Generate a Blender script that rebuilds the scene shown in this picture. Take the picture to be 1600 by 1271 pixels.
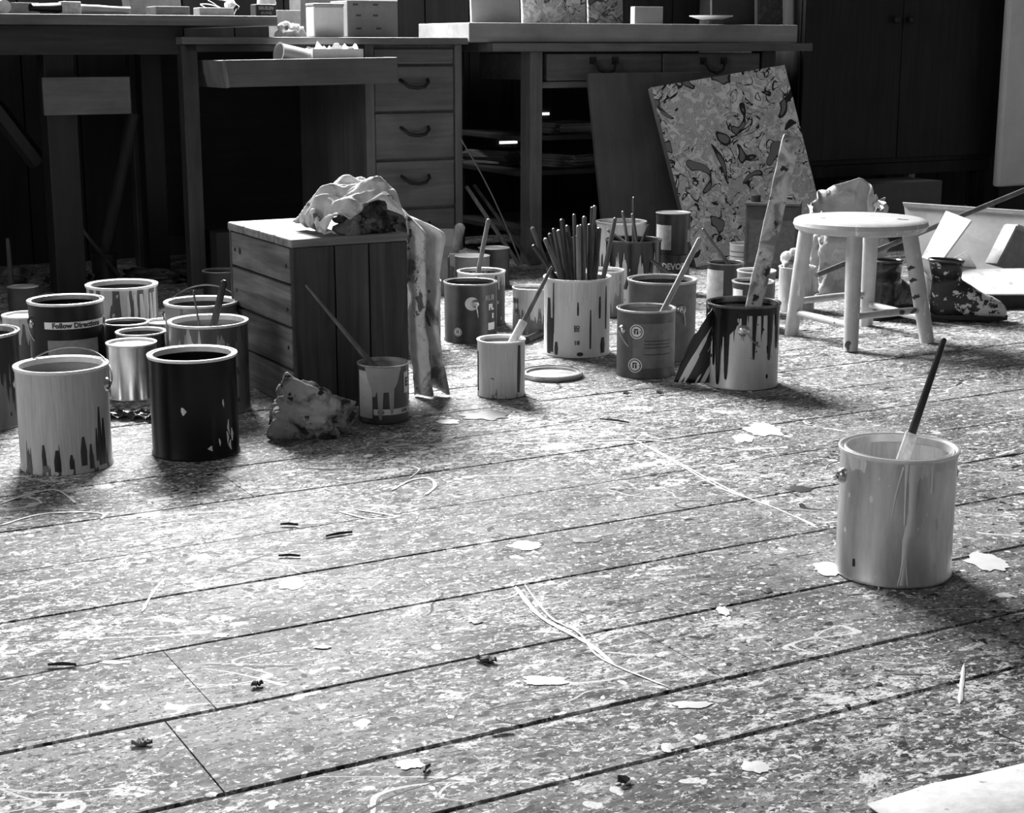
import bpy, math, random
from mathutils import Vector, Matrix, noise as mnoise
random.seed(7)
for o in list(bpy.data.objects): bpy.data.objects.remove(o)
S = bpy.context.scene; C = S.collection
PI = math.pi
# ------------------------------------------------------------------ camera
FP, CX, CY, HC = 2500.0, 800.0, 635.5, 0.74
PITCH = math.atan((CY - 72) / FP); cp, sp = math.cos(PITCH), math.sin(PITCH)
cam = bpy.data.cameras.new('camera'); cam.sensor_width = 36; cam.sensor_fit = 'HORIZONTAL'
cam.lens = FP / 1600 * 36; cam.clip_start = .05
camo = bpy.data.objects.new('camera', cam); C.objects.link(camo)
camo.location = (0, 0, HC); camo.rotation_euler = (PI/2 - PITCH, 0, 0); S.camera = camo
# ------------------------------------------------------------------ light
YAW = math.radians(29); cy_, sy_ = math.cos(YAW), math.sin(YAW)
OX, OY = .062, 5.50                                   # origin of the room frame: foot of the table leg
def W(u, v, z=0): return Vector((OX + cy_*u - sy_*v, OY + sy_*u + cy_*v, z))
wd = bpy.data.worlds.new('world'); S.world = wd; wd.use_nodes = True
wd.node_tree.nodes['Background'].inputs[0].default_value = (1, 1, 1, 1)
wd.node_tree.nodes['Background'].inputs[1].default_value = .105
def area(name, loc, size, power, target):
    l = bpy.data.lights.new(name, 'AREA'); l.shape = 'RECTANGLE'; l.size, l.size_y = size; l.energy = power
    o = bpy.data.objects.new(name, l); C.objects.link(o); o.location = loc
    o.rotation_euler = (Vector(target) - Vector(loc)).to_track_quat('-Z', 'Y').to_euler(); return o
WU0, WU1, WZ0, WZ1 = -1.50, .15, 1.60, 2.75               # the studio window above the benches
wl = W((WU0+WU1)/2, .84, (WZ0+WZ1)/2)
area('window_daylight', wl, (WU1-WU0, WZ1-WZ0), 545, W((WU0+WU1)/2, -1.16, (WZ0+WZ1)/2 - .8))
area('side_fill_light', W(-5.12, -2.6, 1.75), (1.3, 1.1), 34, W(-3, -2.6, 1.5))  # added fill from the left, set in an unseen window
S.view_settings.view_transform = 'Standard'; S.view_settings.look = 'None'
S.view_settings.exposure = 0.0; S.view_settings.gamma = 1; S.view_settings.use_curve_mapping = False
# ------------------------------------------------------------------ pixel <-> place
def ray(px, py):
    x, y = (px - CX)/FP, (CY - py)/FP
    return Vector((x, cp + y*sp, -sp + y*cp))
CAM = Vector((0, 0, HC))
def G(px, py, z=0): d = ray(px, py); return CAM + d*((z - HC)/d.z)
def PD(px, py, D): d = ray(px, py); return CAM + d*(D/d.y)
def depth(p): return p.y*cp + (HC - p.z)*sp
def UZ(px, py, v):                                    # pixel on the room plane v
    d = ray(px, py); n = Vector((-sy_, cy_, 0)); t = (v - n.dot(Vector((CAM.x-OX, CAM.y-OY, 0))))/n.dot(d)
    p = CAM + d*t; return (p.x-OX)*cy_ + (p.y-OY)*sy_, p.z
# ------------------------------------------------------------------ mesh builder
class MB:
    def __init__(s): s.v = []; s.f = []
    def add(s, vs, fs):
        b = len(s.v); s.v += [tuple(p) for p in vs]; s.f += [tuple(b+i for i in f) for f in fs]; return s
    def box(s, x0, x1, y0, y1, z0, z1, M=None):
        vs = [Vector((x, y, z)) for z in (z0, z1) for y in (y0, y1) for x in (x0, x1)]
        if M: vs = [M @ p for p in vs]
        return s.add(vs, [(0,2,3,1), (4,5,7,6), (0,1,5,4), (2,6,7,3), (0,4,6,2), (1,3,7,5)])
    def lathe(s, prof, n=40, closed=False, M=None, wob=None):
        vs, fs = [], []; m = len(prof)
        for i in range(n):
            a = 2*PI*i/n; c, d = math.cos(a), math.sin(a)
            for r, z in prof:
                k = 1 + (wob(a, z) if wob else 0)
                vs.append(Vector((r*c*k, r*d*k, z)))
        if M: vs = [M @ p for p in vs]
        for i in range(n):
            for j in range(m if closed else m-1):
                a0, a1 = i*m+j, i*m+(j+1) % m; b0, b1 = ((i+1) % n)*m+j, ((i+1) % n)*m+(j+1) % m
                fs.append((a0, b0, b1, a1))
        return s.add(vs, fs)
    def tube(s, pts, rad, n=8, cap=True, flat=1.0, ref=None):
        pts = [Vector(p) for p in pts]; rads = rad if isinstance(rad, (list, tuple)) else [rad]*len(pts)
        vs, fs = [], []; up = Vector(ref) if ref else Vector((0.13, 0.31, 1)); 
        for i, p in enumerate(pts):
            t = (pts[min(i+1, len(pts)-1)] - pts[max(i-1, 0)]).normalized()
            if abs(t.dot(up.normalized())) > .97: up = Vector((1, .1, 0))
            a = t.cross(up).normalized(); b = a.cross(t).normalized()
            for k in range(n):
                g = 2*PI*k/n; vs.append(p + a*math.cos(g)*rads[i] + b*math.sin(g)*rads[i]*flat)
        for i in range(len(pts)-1):
            for k in range(n):
                fs.append((i*n+k, i*n+(k+1) % n, (i+1)*n+(k+1) % n, (i+1)*n+k))
        if cap: fs.append(tuple(range(n-1, -1, -1))); fs.append(tuple((len(pts)-1)*n+k for k in range(n)))
        return s.add(vs, fs)
    def grid(s, nu, nv, fn, closed=False):
        vs = [fn(i/(nu-1) if not closed else i/nu, j/(nv-1)) for i in range(nu) for j in range(nv)]; fs = []
        for i in range(nu if closed else nu-1):
            for j in range(nv-1):
                k = ((i+1) % nu)*nv; fs.append((i*nv+j, k+j, k+j+1, i*nv+j+1))
        return s.add(vs, fs)
    def slab(s, pts, th, nrm=None):
        pts = [Vector(p) for p in pts]; n = nrm or (pts[1]-pts[0]).cross(pts[-1]-pts[0]).normalized()
        n = Vector(n)*th; k = len(pts)
        fs = [tuple(range(k)), tuple(range(2*k-1, k-1, -1))] + [(i, k+i, k+(i+1) % k, (i+1) % k) for i in range(k)]
        return s.add(pts + [p - n for p in pts], fs)
    def build(s, name, mat, parent=None, smooth=False, bevel=0, solid=0, sub=0):
        me = bpy.data.meshes.new(name); me.from_pydata(s.v, [], s.f); me.validate(); me.update()
        o = bpy.data.objects.new(name, me); C.objects.link(o); me.materials.append(mat)
        import bmesh
        bm = bmesh.new(); bm.from_mesh(me); bmesh.ops.recalc_face_normals(bm, faces=bm.faces); bm.to_mesh(me); bm.free()
        if smooth:
            for p in me.polygons: p.use_smooth = True
            if smooth != 'all': me.set_sharp_from_angle(angle=math.radians(38))
        if solid: m = o.modifiers.new('solid', 'SOLIDIFY'); m.thickness = solid; m.offset = 0
        if sub: m = o.modifiers.new('sub', 'SUBSURF'); m.levels = m.render_levels = sub
        if bevel: m = o.modifiers.new('bevel', 'BEVEL'); m.width = bevel; m.segments = 2; m.limit_method = 'ANGLE'
        if parent: o.parent = parent
        return o
def tag(o, label, cat, group=None, kind=None):
    if label: o['label'] = label
    if cat: o['category'] = cat
    if group: o['group'] = group
    if kind: o['kind'] = kind
    return o
def empty(name, loc, rz=0):
    o = bpy.data.objects.new(name, None); C.objects.link(o); o.location = loc; o.rotation_euler = (0, 0, rz)
    o.empty_display_size = .05; return o
def fbm(p, o=4): return mnoise.fractal(Vector(p), 1.0, 2.0, o)
# ------------------------------------------------------------------ materials (all grey: a black and white picture)
class NT:
    def __init__(s, name):
        s.m = bpy.data.materials.new(name); s.m.use_nodes = True; s.t = s.m.node_tree
        s.b = s.t.nodes['Principled BSDF']
    def new(s, k): return s.t.nodes.new(k)
    def put(s, sock, val):
        if isinstance(val, bpy.types.NodeSocket): s.t.links.new(val, sock)
        elif isinstance(val, (tuple, list)): sock.default_value = val
        else:
            try: sock.default_value = val
            except (TypeError, ValueError): sock.default_value = (val, val, val, 1)[:len(sock.default_value)]
    def math(s, op, a, b=0.0, c=None):
        n = s.new('ShaderNodeMath'); n.operation = op; s.put(n.inputs[0], a); s.put(n.inputs[1], b)
        if c is not None: s.put(n.inputs[2], c)
        return n.outputs[0]
    def vmul(s, v, k):
        n = s.new('ShaderNodeMapping'); s.put(n.inputs[0], v); n.inputs['Scale'].default_value = k; return n.outputs[0]
    def vmap(s, v, loc=(0,0,0), rot=(0,0,0), sc=(1,1,1)):
        n = s.new('ShaderNodeMapping'); s.put(n.inputs[0], v); n.inputs['Location'].default_value = loc
        n.inputs['Rotation'].default_value = rot; n.inputs['Scale'].default_value = sc; return n.outputs[0]
    def noise(s, v, sc, det=4, rough=.55, dist=0):
        det = min(det, 7 if sc < 12 else 5 if sc < 60 else 3)
        n = s.new('ShaderNodeTexNoise'); s.put(n.inputs['Vector'], v); n.inputs['Scale'].default_value = sc
        n.inputs['Detail'].default_value = det; n.inputs['Roughness'].default_value = rough; n.inputs['Distortion'].default_value = dist
        return n.outputs['Fac']
    def vor(s, v, sc, feat='F1'):
        n = s.new('ShaderNodeTexVoronoi'); n.feature = feat; s.put(n.inputs['Vector'], v); n.inputs['Scale'].default_value = sc
        return n
    def obj(s): return s.new('ShaderNodeTexCoord').outputs['Object']
    def pos(s): return s.new('ShaderNodeNewGeometry').outputs['Position']
    def rnd(s): return s.new('ShaderNodeObjectInfo').outputs['Random']
    def xyz(s, v): n = s.new('ShaderNodeSeparateXYZ'); s.put(n.inputs[0], v); return n.outputs
    def comb(s, x, y, z):
        n = s.new('ShaderNodeCombineXYZ')
        for i, q in enumerate((x, y, z)): s.put(n.inputs[i], q)
        return n.outputs[0]
    def rng(s, v, a, b, c=0.0, d=1.0):
        n = s.new('ShaderNodeMapRange'); n.clamp = True; s.put(n.inputs[0], v)
        for i, q in enumerate((a, b, c, d)): s.put(n.inputs[1+i], q)
        return n.outputs[0]
    def mix(s, f, a, b):
        n = s.new('ShaderNodeMix'); n.data_type = 'FLOAT'; s.put(n.inputs[0], f); s.put(n.inputs[2], a); s.put(n.inputs[3], b); return n.outputs[0]
    def bump(s, h, st=.3, dist=.002):
        n = s.new('ShaderNodeBump'); s.put(n.inputs['Height'], h); n.inputs['Strength'].default_value = st; n.inputs['Distance'].default_value = dist
        s.t.links.new(n.outputs[0], s.b.inputs['Normal'])
    def fin(s, col, rough=.5, metal=0.0, spec=.5):
        s.put(s.b.inputs['Base Color'], col); s.put(s.b.inputs['Roughness'], rough); s.put(s.b.inputs['Metallic'], metal)
        s.b.inputs['Specular IOR Level'].default_value = spec; return s.m
_mc = {}
def plain(v, rough=.5, metal=0.0, var=.25, sc=30, spec=.5):
    k = ('plain', v, rough, metal, var, sc, spec)
    if k not in _mc:
        n = NT('painted_surface'); f = n.noise(n.obj(), sc, 5, .65)
        n.fin(n.mix(n.rng(f, .3, .7), v*(1-var), min(1, v*(1+var))), rough, metal, spec); _mc[k] = n.m
    return _mc[k]
def wood(v, ax='x', rough=.55, con=.45, sc=1.0, spec=.35):
    k = ('wood', v, ax, rough, con, sc, spec)
    if k not in _mc:
        n = NT('wood'); st = {'x': (3, 45, 45), 'y': (45, 3, 45), 'z': (45, 45, 3)}[ax]
        p = n.new('ShaderNodeVectorMath'); p.operation = 'ADD'; n.put(p.inputs[0], n.obj())
        n.put(p.inputs[1], n.comb(n.math('MULTIPLY', n.rnd(), 7.0), n.math('MULTIPLY', n.rnd(), 3.0), n.math('MULTIPLY', n.rnd(), 5.0)))
        q = p.outputs[0]
        g = n.noise(n.vmul(q, tuple(c*sc for c in st)), 1, 6, .6, .6); b = n.noise(q, 6, 4, .6)
        c = n.mix(n.rng(g, .3, .7), v*(1-con), v*(1+con)); c = n.math('MULTIPLY', c, n.rng(b, .3, .7, .75, 1.2))
        n.bump(g, .35, .002); n.fin(c, rough, 0, spec); _mc[k] = n.m
    return _mc[k]
def emit(v):
    n = NT('daylight_gap'); n.put(n.b.inputs['Emission Color'], (1,1,1,1)); n.b.inputs['Emission Strength'].default_value = v; return n.fin(.8)
def canmat(base, drip, h, R, lo=.1, hi=.6, freq=5, seed=0, rough=.45, metal=0.0, base2=None, drough=.3, thr=(.35, .65), spec=.5):
    """paint run down from the rim: the length of each run is noise around the can"""
    n = NT('dripped_tin'); o = n.obj(); x, y, z = n.xyz(o)[:]
    zz = n.math('DIVIDE', z, h)
    wv = n.math('MULTIPLY', n.noise(n.comb(x, y, z), 25, 2), .12)
    v = n.comb(n.math('ADD', n.math('MULTIPLY', x, freq/R), wv), n.math('ADD', n.math('MULTIPLY', y, freq/R), wv), seed)
    nn = n.noise(v, 1, 2, .5); nb = n.noise(v, .3, 1, .5)
    ln = n.math('ADD', n.rng(nn, thr[0], thr[1], lo, hi), n.rng(nb, .4, .6, -.12, .12))
    mask = n.math('GREATER_THAN', zz, n.math('SUBTRACT', 1.0, ln))
    sp_ = n.vor(n.vmul(o, (1, 1, .6)), 90); spm = n.math('LESS_THAN', sp_.outputs['Distance'], n.math('MULTIPLY', n.math('POWER', n.xyz(sp_.outputs['Color'])[0], 5.0), .35))
    mask = n.math('MAXIMUM', mask, spm)
    g = n.noise(n.vmul(o, (30, 30, 6)), 1, 5, .65)
    b2 = base*.55 if base2 is None else base2
    bc = n.mix(n.rng(g, .35, .7), base, b2); g2 = n.noise(n.comb(n.math('MULTIPLY', x, 3*freq/R), n.math('MULTIPLY', y, 3*freq/R), n.math('MULTIPLY', z, 12)), 1, 5, .7)
    dc = n.math('MULTIPLY', n.mix(n.rng(g, .3, .7), drip, drip*.82), n.rng(g2, .35, .65, 1.05, .78))
    n.bump(mask, .4, .0015)
    return n.fin(n.mix(mask, bc, dc), n.mix(mask, rough, drough), n.mix(mask, metal, 0.0), spec)
M_TIN = plain(.62, .28, 1.0, .2, 40); M_WIRE = plain(.45, .35, 1.0, .2, 40)
M_WHITE = plain(.78, .5, 0, .07, 60); M_BLACK = plain(.006, .2, 0, .4, 20, .25); M_INK = plain(.02, .5, 0, .2)
M_PAPER = plain(.72, .7, 0, .08, 40); M_DARK = plain(.012, .6, 0, .4, 12); M_STEEL = plain(.5, .3, 1.0, .25, 30)
# ------------------------------------------------------------------ setting: floor boards, back wall
def floor_material():
    n = NT('paint_spattered_boards'); p0 = n.pos()
    wob = n.new('ShaderNodeTexNoise'); n.put(wob.inputs['Vector'], p0); wob.inputs['Scale'].default_value = 28; wob.inputs['Detail'].default_value = 4
    w = n.new('ShaderNodeVectorMath'); w.operation = 'MULTIPLY_ADD'; n.put(w.inputs[0], wob.outputs['Color'])
    w.inputs[1].default_value = (.035, .035, 0); n.put(w.inputs[2], p0); p = w.outputs[0]
    q = n.vmap(p0, rot=(0, 0, -YAW))
    grain = n.noise(n.vmul(q, (4, 70, 1)), 1, 6, .65, .4)
    tone = n.noise(p0, 2.3, 5, .6)
    c = n.mix(n.rng(grain, .3, .7), .055, .17)
    c = n.math('MULTIPLY', c, n.rng(tone, .3, .7, .55, 1.5))
    c = n.math('MULTIPLY', c, n.rng(n.rnd(), 0, 1, .85, 1.15))
    # scuffed, rubbed-in pale paint
    def veil(sc, a, b, val, amt, det=9, ro=.72, st=(1, 1, 1), off=(0, 0, 0)):
        nonlocal c
        f = n.noise(n.vmap(q, loc=off, sc=st), sc, det, ro, .3); c = n.mix(n.rng(f, a, b, 0, amt), c, val); return f
    dens = n.noise(n.vmap(p0, loc=(2, 5, 0)), 1.6, 3, .55)            # where the spatter is thick
    veil(5, .46, .62, .30, .85, 12, .8, st=(.7, 1.4, 1)); veil(2.2, .50, .68, .36, .7, 10, .75, off=(9, 4, 0)); veil(30, .5, .62, .38, .6, 8, .75, st=(.35, 1.6, 1), off=(4, 4, 0))
    def fleck(sc, lo, hi, val, off, st=(1, 1, 1), wdt=.06, det=5, ro=.68):
        """ragged speckle, thicker where the floor was worked over"""
        nonlocal c
        f = n.noise(n.vmap(q, loc=off, sc=st), sc, det, ro, .5); e = n.rng(dens, .35, .65, hi, lo)
        c = n.mix(n.rng(n.math('SUBTRACT', f, e), 0.0, wdt, 0, .95), c, val)
    fleck(44, .535, .60, .60, (5, 2, 0), (.75, 1.25, 1)); fleck(110, .53, .59, .72, (1, 6, 0), (.8, 1.2, 1)); fleck(17, .55, .63, .78, (7, 1, 0), (.7, 1.3, 1), .03, 10, .74)
    fleck(70, .565, .59, .025, (8, 8, 0), (.8, 1.2, 1)); fleck(24, .60, .63, .022, (1, 9, 0), (.6, 1.4, 1), .03, 8); fleck(150, .565, .59, .03, (2, 3, 0)); fleck(34, .60, .63, .03, (9, 3, 0), (.5, 1.5, 1), .05, 9, .75)
    fleck(7, .575, .65, .80, (3, 7, 0), (.7, 1.2, 1), .03, 12, .8)
    def dots(sc, pw, k, val, off):
        nonlocal c
        v = n.vor(n.vmap(p, loc=off), sc); rr = n.math('MULTIPLY', n.math('POWER', n.xyz(v.outputs['Color'])[0], pw), k)
        c = n.mix(n.math('LESS_THAN', v.outputs['Distance'], rr), c, val)
    dots(170, 4, .4, .7, (1, 2, 0)); dots(80, 7, .42, .78, (4, 0, 0)); dots(40, 14, .42, .8, (0, 5, 0)); dots(60, 12, .4, .025, (6, 3, 0))
    def flung(ang, sc, off, width, val):
        nonlocal c
        r = n.vmap(p0, loc=off, rot=(0, 0, ang), sc=(.35, 1, 1)); f = n.noise(r, sc, 1.5, .5)
        line = n.math('LESS_THAN', n.math('ABSOLUTE', n.math('SUBTRACT', f, .5)), width)
        gate = n.math('GREATER_THAN', n.noise(p0, 4.5, 2, .5), .56)
        c = n.mix(n.math('MULTIPLY', line, gate), c, val)
    flung(.4, 4, (0, 0, 0), .0022, .7); flung(1.9, 5, (3, 7, 2), .0025, .7); flung(-.6, 3.5, (8, 1, 5), .002, .03); flung(2.6, 6, (1, 3, 4), .002, .65)
    fine = n.noise(n.vmap(q, sc=(.6, 1.4, 1)), 330, 3, .7); c = n.math('MULTIPLY', c, n.rng(fine, .3, .7, .62, 1.35))
    n.bump(c, .35, .002)
    return n.fin(c, n.rng(c, .05, .7, .62, .48), 0, .08)
M_FLOOR = floor_material()
V0, V1 = -6.4, .895
fl = MB().box(-5.2, 4.2, V0, V1, -.06, -.03).build('floor', plain(.008, .9, 0, .3)); fl.location = W(0, 0, 0); fl.rotation_euler = (0, 0, YAW)
fl['kind'] = 'structure'; fl['label'] = 'wide old floorboards crusted with spattered paint'
edges = [-2.303, -2.511, -2.718, -2.914, -3.123, -3.331, -3.474]
b = edges[-1]
while b > V0: b -= .207; edges.append(max(b, V0))
b = edges[0]; back = []
while b < V1: b += .205; back.append(min(b, V1))
edges = back[::-1] + edges
rb = random.Random(3)
for k in range(len(edges)-1):
    v1, v0 = edges[k], edges[k+1]
    if v1 - v0 < .02: continue
    gap = .0018 + .0020*rb.random() + (.0030 if abs(v1+3.331) < .01 or abs(v0+3.331) < .01 else 0)
    cuts = [-5.2] + sorted(rb.uniform(-4.5, 3.8) for _ in range(2)) + [4.2]
    cuts = [c for i, c in enumerate(cuts) if i == 0 or c - cuts[i-1] > .6]
    cuts[-1] = 4.2
    for i in range(len(cuts)-1):
        mb = MB(); nseg = 30; dz = rb.uniform(-.0007, .0007); ph = rb.random()*50
        u0, u1 = cuts[i]+.001, cuts[i+1]-.001
        rows = []
        for j in range(nseg+1):                       # slightly ragged long edges
            u = u0 + (u1-u0)*j/nseg
            e0 = v0 + gap/2 + abs(fbm((u*4, ph, 0)))*.0022; e1 = v1 - gap/2 - abs(fbm((u*4, ph, 9)))*.0022
            rows.append([(u, e0, -.03), (u, e0, dz-.0008), (u, e0+.001, dz), (u, e1-.001, dz), (u, e1, dz-.0008), (u, e1, -.03)])
        vs = [p for r in rows for p in r]; fs = []
        for j in range(nseg):
            for t in range(6): fs.append((j*6+t, j*6+(t+1) % 6, (j+1)*6+(t+1) % 6, (j+1)*6+t))
        fs += [tuple(range(5, -1, -1)), tuple(nseg*6+t for t in range(6))]
        mb.add(vs, fs).build('floorboard', M_FLOOR, fl)
# back wall of upright boards with the window opening
wall = MB().box(-5.2, 4.2, .90, .93, 0, 1.53).box(-5.2, WU0, .90, .93, 1.53, 3.1).box(WU1, 4.2, .90, .93, 1.53, 3.1)\
    .box(WU0, WU1, .90, .93, 2.82, 3.1).build('wall_back', plain(.02, .8, 0, .3))
wall.location = W(0, 0, 0); wall.rotation_euler = (0, 0, YAW); wall['kind'] = 'structure'; wall['label'] = 'dark board wall behind the benches'
M_WALLB = wood(.016, 'z', .8, .5, .5)
u = -3.2
while u < 3.4:
    wdt = .19
    if u+wdt > WU0 and u < WU1: MB().box(u+.003, u+wdt-.003, .865, .898, 0, 1.53).build('wall_board', M_WALLB, wall)
    else: MB().box(u+.003, u+wdt-.003, .865, .898, 0, 3.05).build('wall_board', M_WALLB, wall)
    u += wdt
win = MB()
for a in (WU0, -.68, WU1): win.box(a-.04, a+.04, .86, .94, 1.53, 2.81)
win.box(WU0, WU1, .85, .95, 1.53, 1.59).box(WU0, WU1, .86, .94, 2.76, 2.83)
wo = win.build('window_1', plain(.5, .6)); wo.location = W(0, 0); wo.rotation_euler = (0, 0, YAW); wo['kind'] = 'structure'; wo['label'] = 'wide studio window over the benches'
# unseen left wall, its window added to carry the fill light
lw = MB().box(-5.24, -5.2, V0, -3.28, 0, 2.9).box(-5.24, -5.2, -1.92, .9, 0, 2.9).box(-5.24, -5.2, -3.28, -1.92, 0, 1.17).box(-5.24, -5.2, -3.28, -1.92, 2.33, 2.9).build('wall_left', plain(.35, .8, 0, .1))
lw.location = W(0, 0); lw.rotation_euler = (0, 0, YAW); lw['kind'] = 'structure'; lw['label'] = 'pale unseen side wall with an added window'
lf = MB()
for a in (-3.28, -2.6, -1.92): lf.box(-5.25, -5.17, a-.03, a+.03, 1.15, 2.35)
lf.box(-5.25, -5.15, -3.3, -1.9, 1.13, 1.18).box(-5.25, -5.17, -3.3, -1.9, 2.3, 2.36)
lf = lf.build('window_fill', plain(.5, .6)); lf.location = W(0, 0); lf.rotation_euler = (0, 0, YAW); lf['kind'] = 'structure'; lf['label'] = 'added window in the left wall for fill light'
# ------------------------------------------------------------------ room-frame furniture helpers
def furn(name, label, cat, group=None):
    o = empty(name, W(0, 0), YAW); return tag(o, label, cat, group)
def fb(par, name, mat, *boxes, bevel=.003, M=None):
    mb = MB()
    for bx in boxes: mb.box(*bx, M=M)
    return mb.build(name, mat, par, bevel=bevel)
M_BENCH = wood(.022, 'x', .5, .4); M_BENCHV = wood(.014, 'z', .55, .4); M_DESK = wood(.125, 'x', .45, .28); M_DESKV = wood(.115, 'z', .45, .28)  # desk wood lightened, lens haze over the middle put into its colour
M_PALEB = wood(.16, 'x', .6, .2)
# --- left workbench
t = furn('workbench', 'long worn workbench along the back wall at the left', 'workbench')
ue = UZ(434, 37, 0)[0]
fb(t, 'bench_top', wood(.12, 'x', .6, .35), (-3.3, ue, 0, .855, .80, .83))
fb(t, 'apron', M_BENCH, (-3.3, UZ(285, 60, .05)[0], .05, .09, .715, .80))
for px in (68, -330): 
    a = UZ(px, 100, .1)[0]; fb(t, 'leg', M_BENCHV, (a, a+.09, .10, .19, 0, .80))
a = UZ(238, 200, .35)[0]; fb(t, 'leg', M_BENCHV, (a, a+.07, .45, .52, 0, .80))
a0, z1 = UZ(66, 121, .03); a1, z0 = UZ(206, 178, .03)
pn = fb(t, 'panel', wood(.11, 'x', .7, .2), (a0, a1, .03, .045, z0, z1)); pn['label'] = 'pale grey board fixed under the bench'
p0 = UZ(207, 178, .35); p1 = UZ(163, 400, .35)
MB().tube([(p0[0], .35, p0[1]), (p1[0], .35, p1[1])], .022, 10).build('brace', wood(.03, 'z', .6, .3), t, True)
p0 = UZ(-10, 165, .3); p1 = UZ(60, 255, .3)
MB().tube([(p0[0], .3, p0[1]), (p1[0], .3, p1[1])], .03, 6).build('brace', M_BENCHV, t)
# --- kneehole desk
t = furn('pedestal_desk', 'dark kneehole desk with a bank of drawers behind the wooden crate', 'desk')
d0, d1 = UZ(283, 70, 0)[0], UZ(731, 60, 0)[0]; pd0, pd1 = UZ(576, 200, .03)[0], UZ(716, 200, .03)[0]
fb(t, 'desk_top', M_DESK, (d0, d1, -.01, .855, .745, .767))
fb(t, 'rail', wood(.04, 'x', .5, .3), (d0+.02, pd0, .03, .06, .722, .745))
MLG = wood(.035, 'z', .5, .3)
fb(t, 'leg', MLG, (d0+.01, d0+.06, .03, .08, 0, .745)); fb(t, 'leg', MLG, (d0+.01, d0+.06, .6, .65, 0, .745))
fb(t, 'carcass', M_DESKV, (pd0, pd1, .04, .68, .05, .745)); fb(t, 'stile', M_DESKV, (pd0-.012, pd0+.02, .022, .05, 0, .745)); fb(t, 'stile', M_DESKV, (pd1-.014, pd1+.012, .022, .05, 0, .745))
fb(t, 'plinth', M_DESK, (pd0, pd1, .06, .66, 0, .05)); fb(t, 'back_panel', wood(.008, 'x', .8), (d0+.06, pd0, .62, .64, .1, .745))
zs = [.735, .68, .53, .375, .215, .06]
for i in range(5):
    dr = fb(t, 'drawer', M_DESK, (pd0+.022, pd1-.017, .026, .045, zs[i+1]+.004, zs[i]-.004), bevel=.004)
    if i: 
        um, zm = (pd0+pd1)/2, (zs[i]+zs[i+1])/2 + .02
        MB().tube([(um-.05, .028, zm+.008), (um-.045, .01, zm), (um-.03, .004, zm-.014), (um, .002, zm-.018), (um+.03, .004, zm-.014), (um+.045, .01, zm), (um+.05, .028, zm+.008)], .0055, 8).build('drawer_pull', M_DARK, dr, True)
# --- pulled-out tray drawer
u0, zt = UZ(352, 94, -.12); u1, _ = UZ(622, 88, -.12); zb = UZ(352, 137, -.12)[1]
t = tag(empty('drawer_tray', W(u0, -.12, zb), YAW), 'long grey wooden tray pulled out below the desk top', 'tray')
L, H_ = u1-u0, zt-zb; t.rotation_euler = (0, -.012, YAW)
MT = wood(.09, 'x', .6, .2); MTE = wood(.16, 'z', .6, .3)
fb(t, 'front_board', MT, (0, L, 0, .014, 0, H_)); fb(t, 'back_board', MT, (-.02, L, .36, .374, 0, H_)); fb(t, 'base', MT, (0, L, .014, .36, 0, .012))
MB().slab([(0, 0, H_), (.012, 0, 0), (.012, .36, 0), (-.012, .36, H_)], .012).build('end_board', MTE, t); fb(t, 'end_board', MTE, (L-.012, L, .014, .36, 0, H_))
TR = t
def tray_pt(px, py, v): a, z = UZ(px, py, v); return a, v, z
# things in the tray
a = UZ(450, 78, -.055)[0]
c = MB().lathe([(0, 0), (.030, 0), (.032, .002), (.030, .004), (.030, .09), (.033, .094), (.028, .094), (.028, .006), (0, .006)], 28)
o = c.build('empty_tin', plain(.6, .35, .3, .1), None, True); o.location = W(a+.055, -.055, zt+.002); o.rotation_euler = (0, -PI/2+.2, YAW+.15)
tag(o, 'small bare tin lying tipped over in the tray', 'tin')
t = tag(empty('paper_box', W(UZ(488, 80, -.09)[0], -.095, zt-.030), YAW+.02), 'low white carton holding papers in the tray', 'box')
fb(t, 'box_body', M_WHITE, (0, .17, 0, .12, 0, .004), (0, .17, 0, .003, 0, .062), (0, .17, .117, .12, 0, .062), (0, .003, 0, .12, 0, .062), (.167, .17, 0, .12, 0, .062), bevel=0)
MB().grid(14, 8, lambda s, q: Vector((.01+.15*s, .015+.09*q, .050+.022*abs(fbm((s*3, q*3, 4)))*2 + (.03*max(0, s-.6))))).build('papers', M_PAPER, t, solid=.002)
# --- right table with slab
t = furn('work_table', 'dark table with two drawers and open shelves at the back', 'table')
r0, r1 = UZ(770, 75, -.04)[0], UZ(1270, 75, -.04)[0]
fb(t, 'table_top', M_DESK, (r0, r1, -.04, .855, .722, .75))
l1 = UZ(1212, 100, 0)[0]; lm = UZ(848, 100, 0)[0]; MR = wood(.05, 'z', .5, .3)
fb(t, 'leg', wood(.12, 'z', .5, .25), (0, lm, 0, .07, 0, .722)); fb(t, 'leg', MR, (l1-.06, l1, 0, .07, 0, .722)); fb(t, 'leg', MR, (0, .06, .6, .66, 0, .722)); fb(t, 'leg', MR, (l1-.06, l1, .6, .66, 0, .722))
um = UZ(1036, 100, 0)[0]
for s0, s1, hx in ((lm+.02, um-.003, 944), (um+.003, l1-.07, 1115)):
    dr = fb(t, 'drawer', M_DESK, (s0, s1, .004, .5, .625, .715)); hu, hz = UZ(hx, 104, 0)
    MB().tube([(hu-.045, .004, hz+.02), (hu-.045, -.008, hz+.016), (hu-.03, -.018, hz-.012), (hu, -.02, hz-.024), (hu+.03, -.018, hz-.012), (hu+.045, -.008, hz+.016), (hu+.045, .004, hz+.02)], .005, 8).build('drawer_pull', M_DARK, dr, True)
    for q in (-.045, .045): MB().box(hu+q-.012, hu+q+.012, -.003, .004, hz+.008, hz+.032).build('pull_plate', M_DARK, dr)
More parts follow.
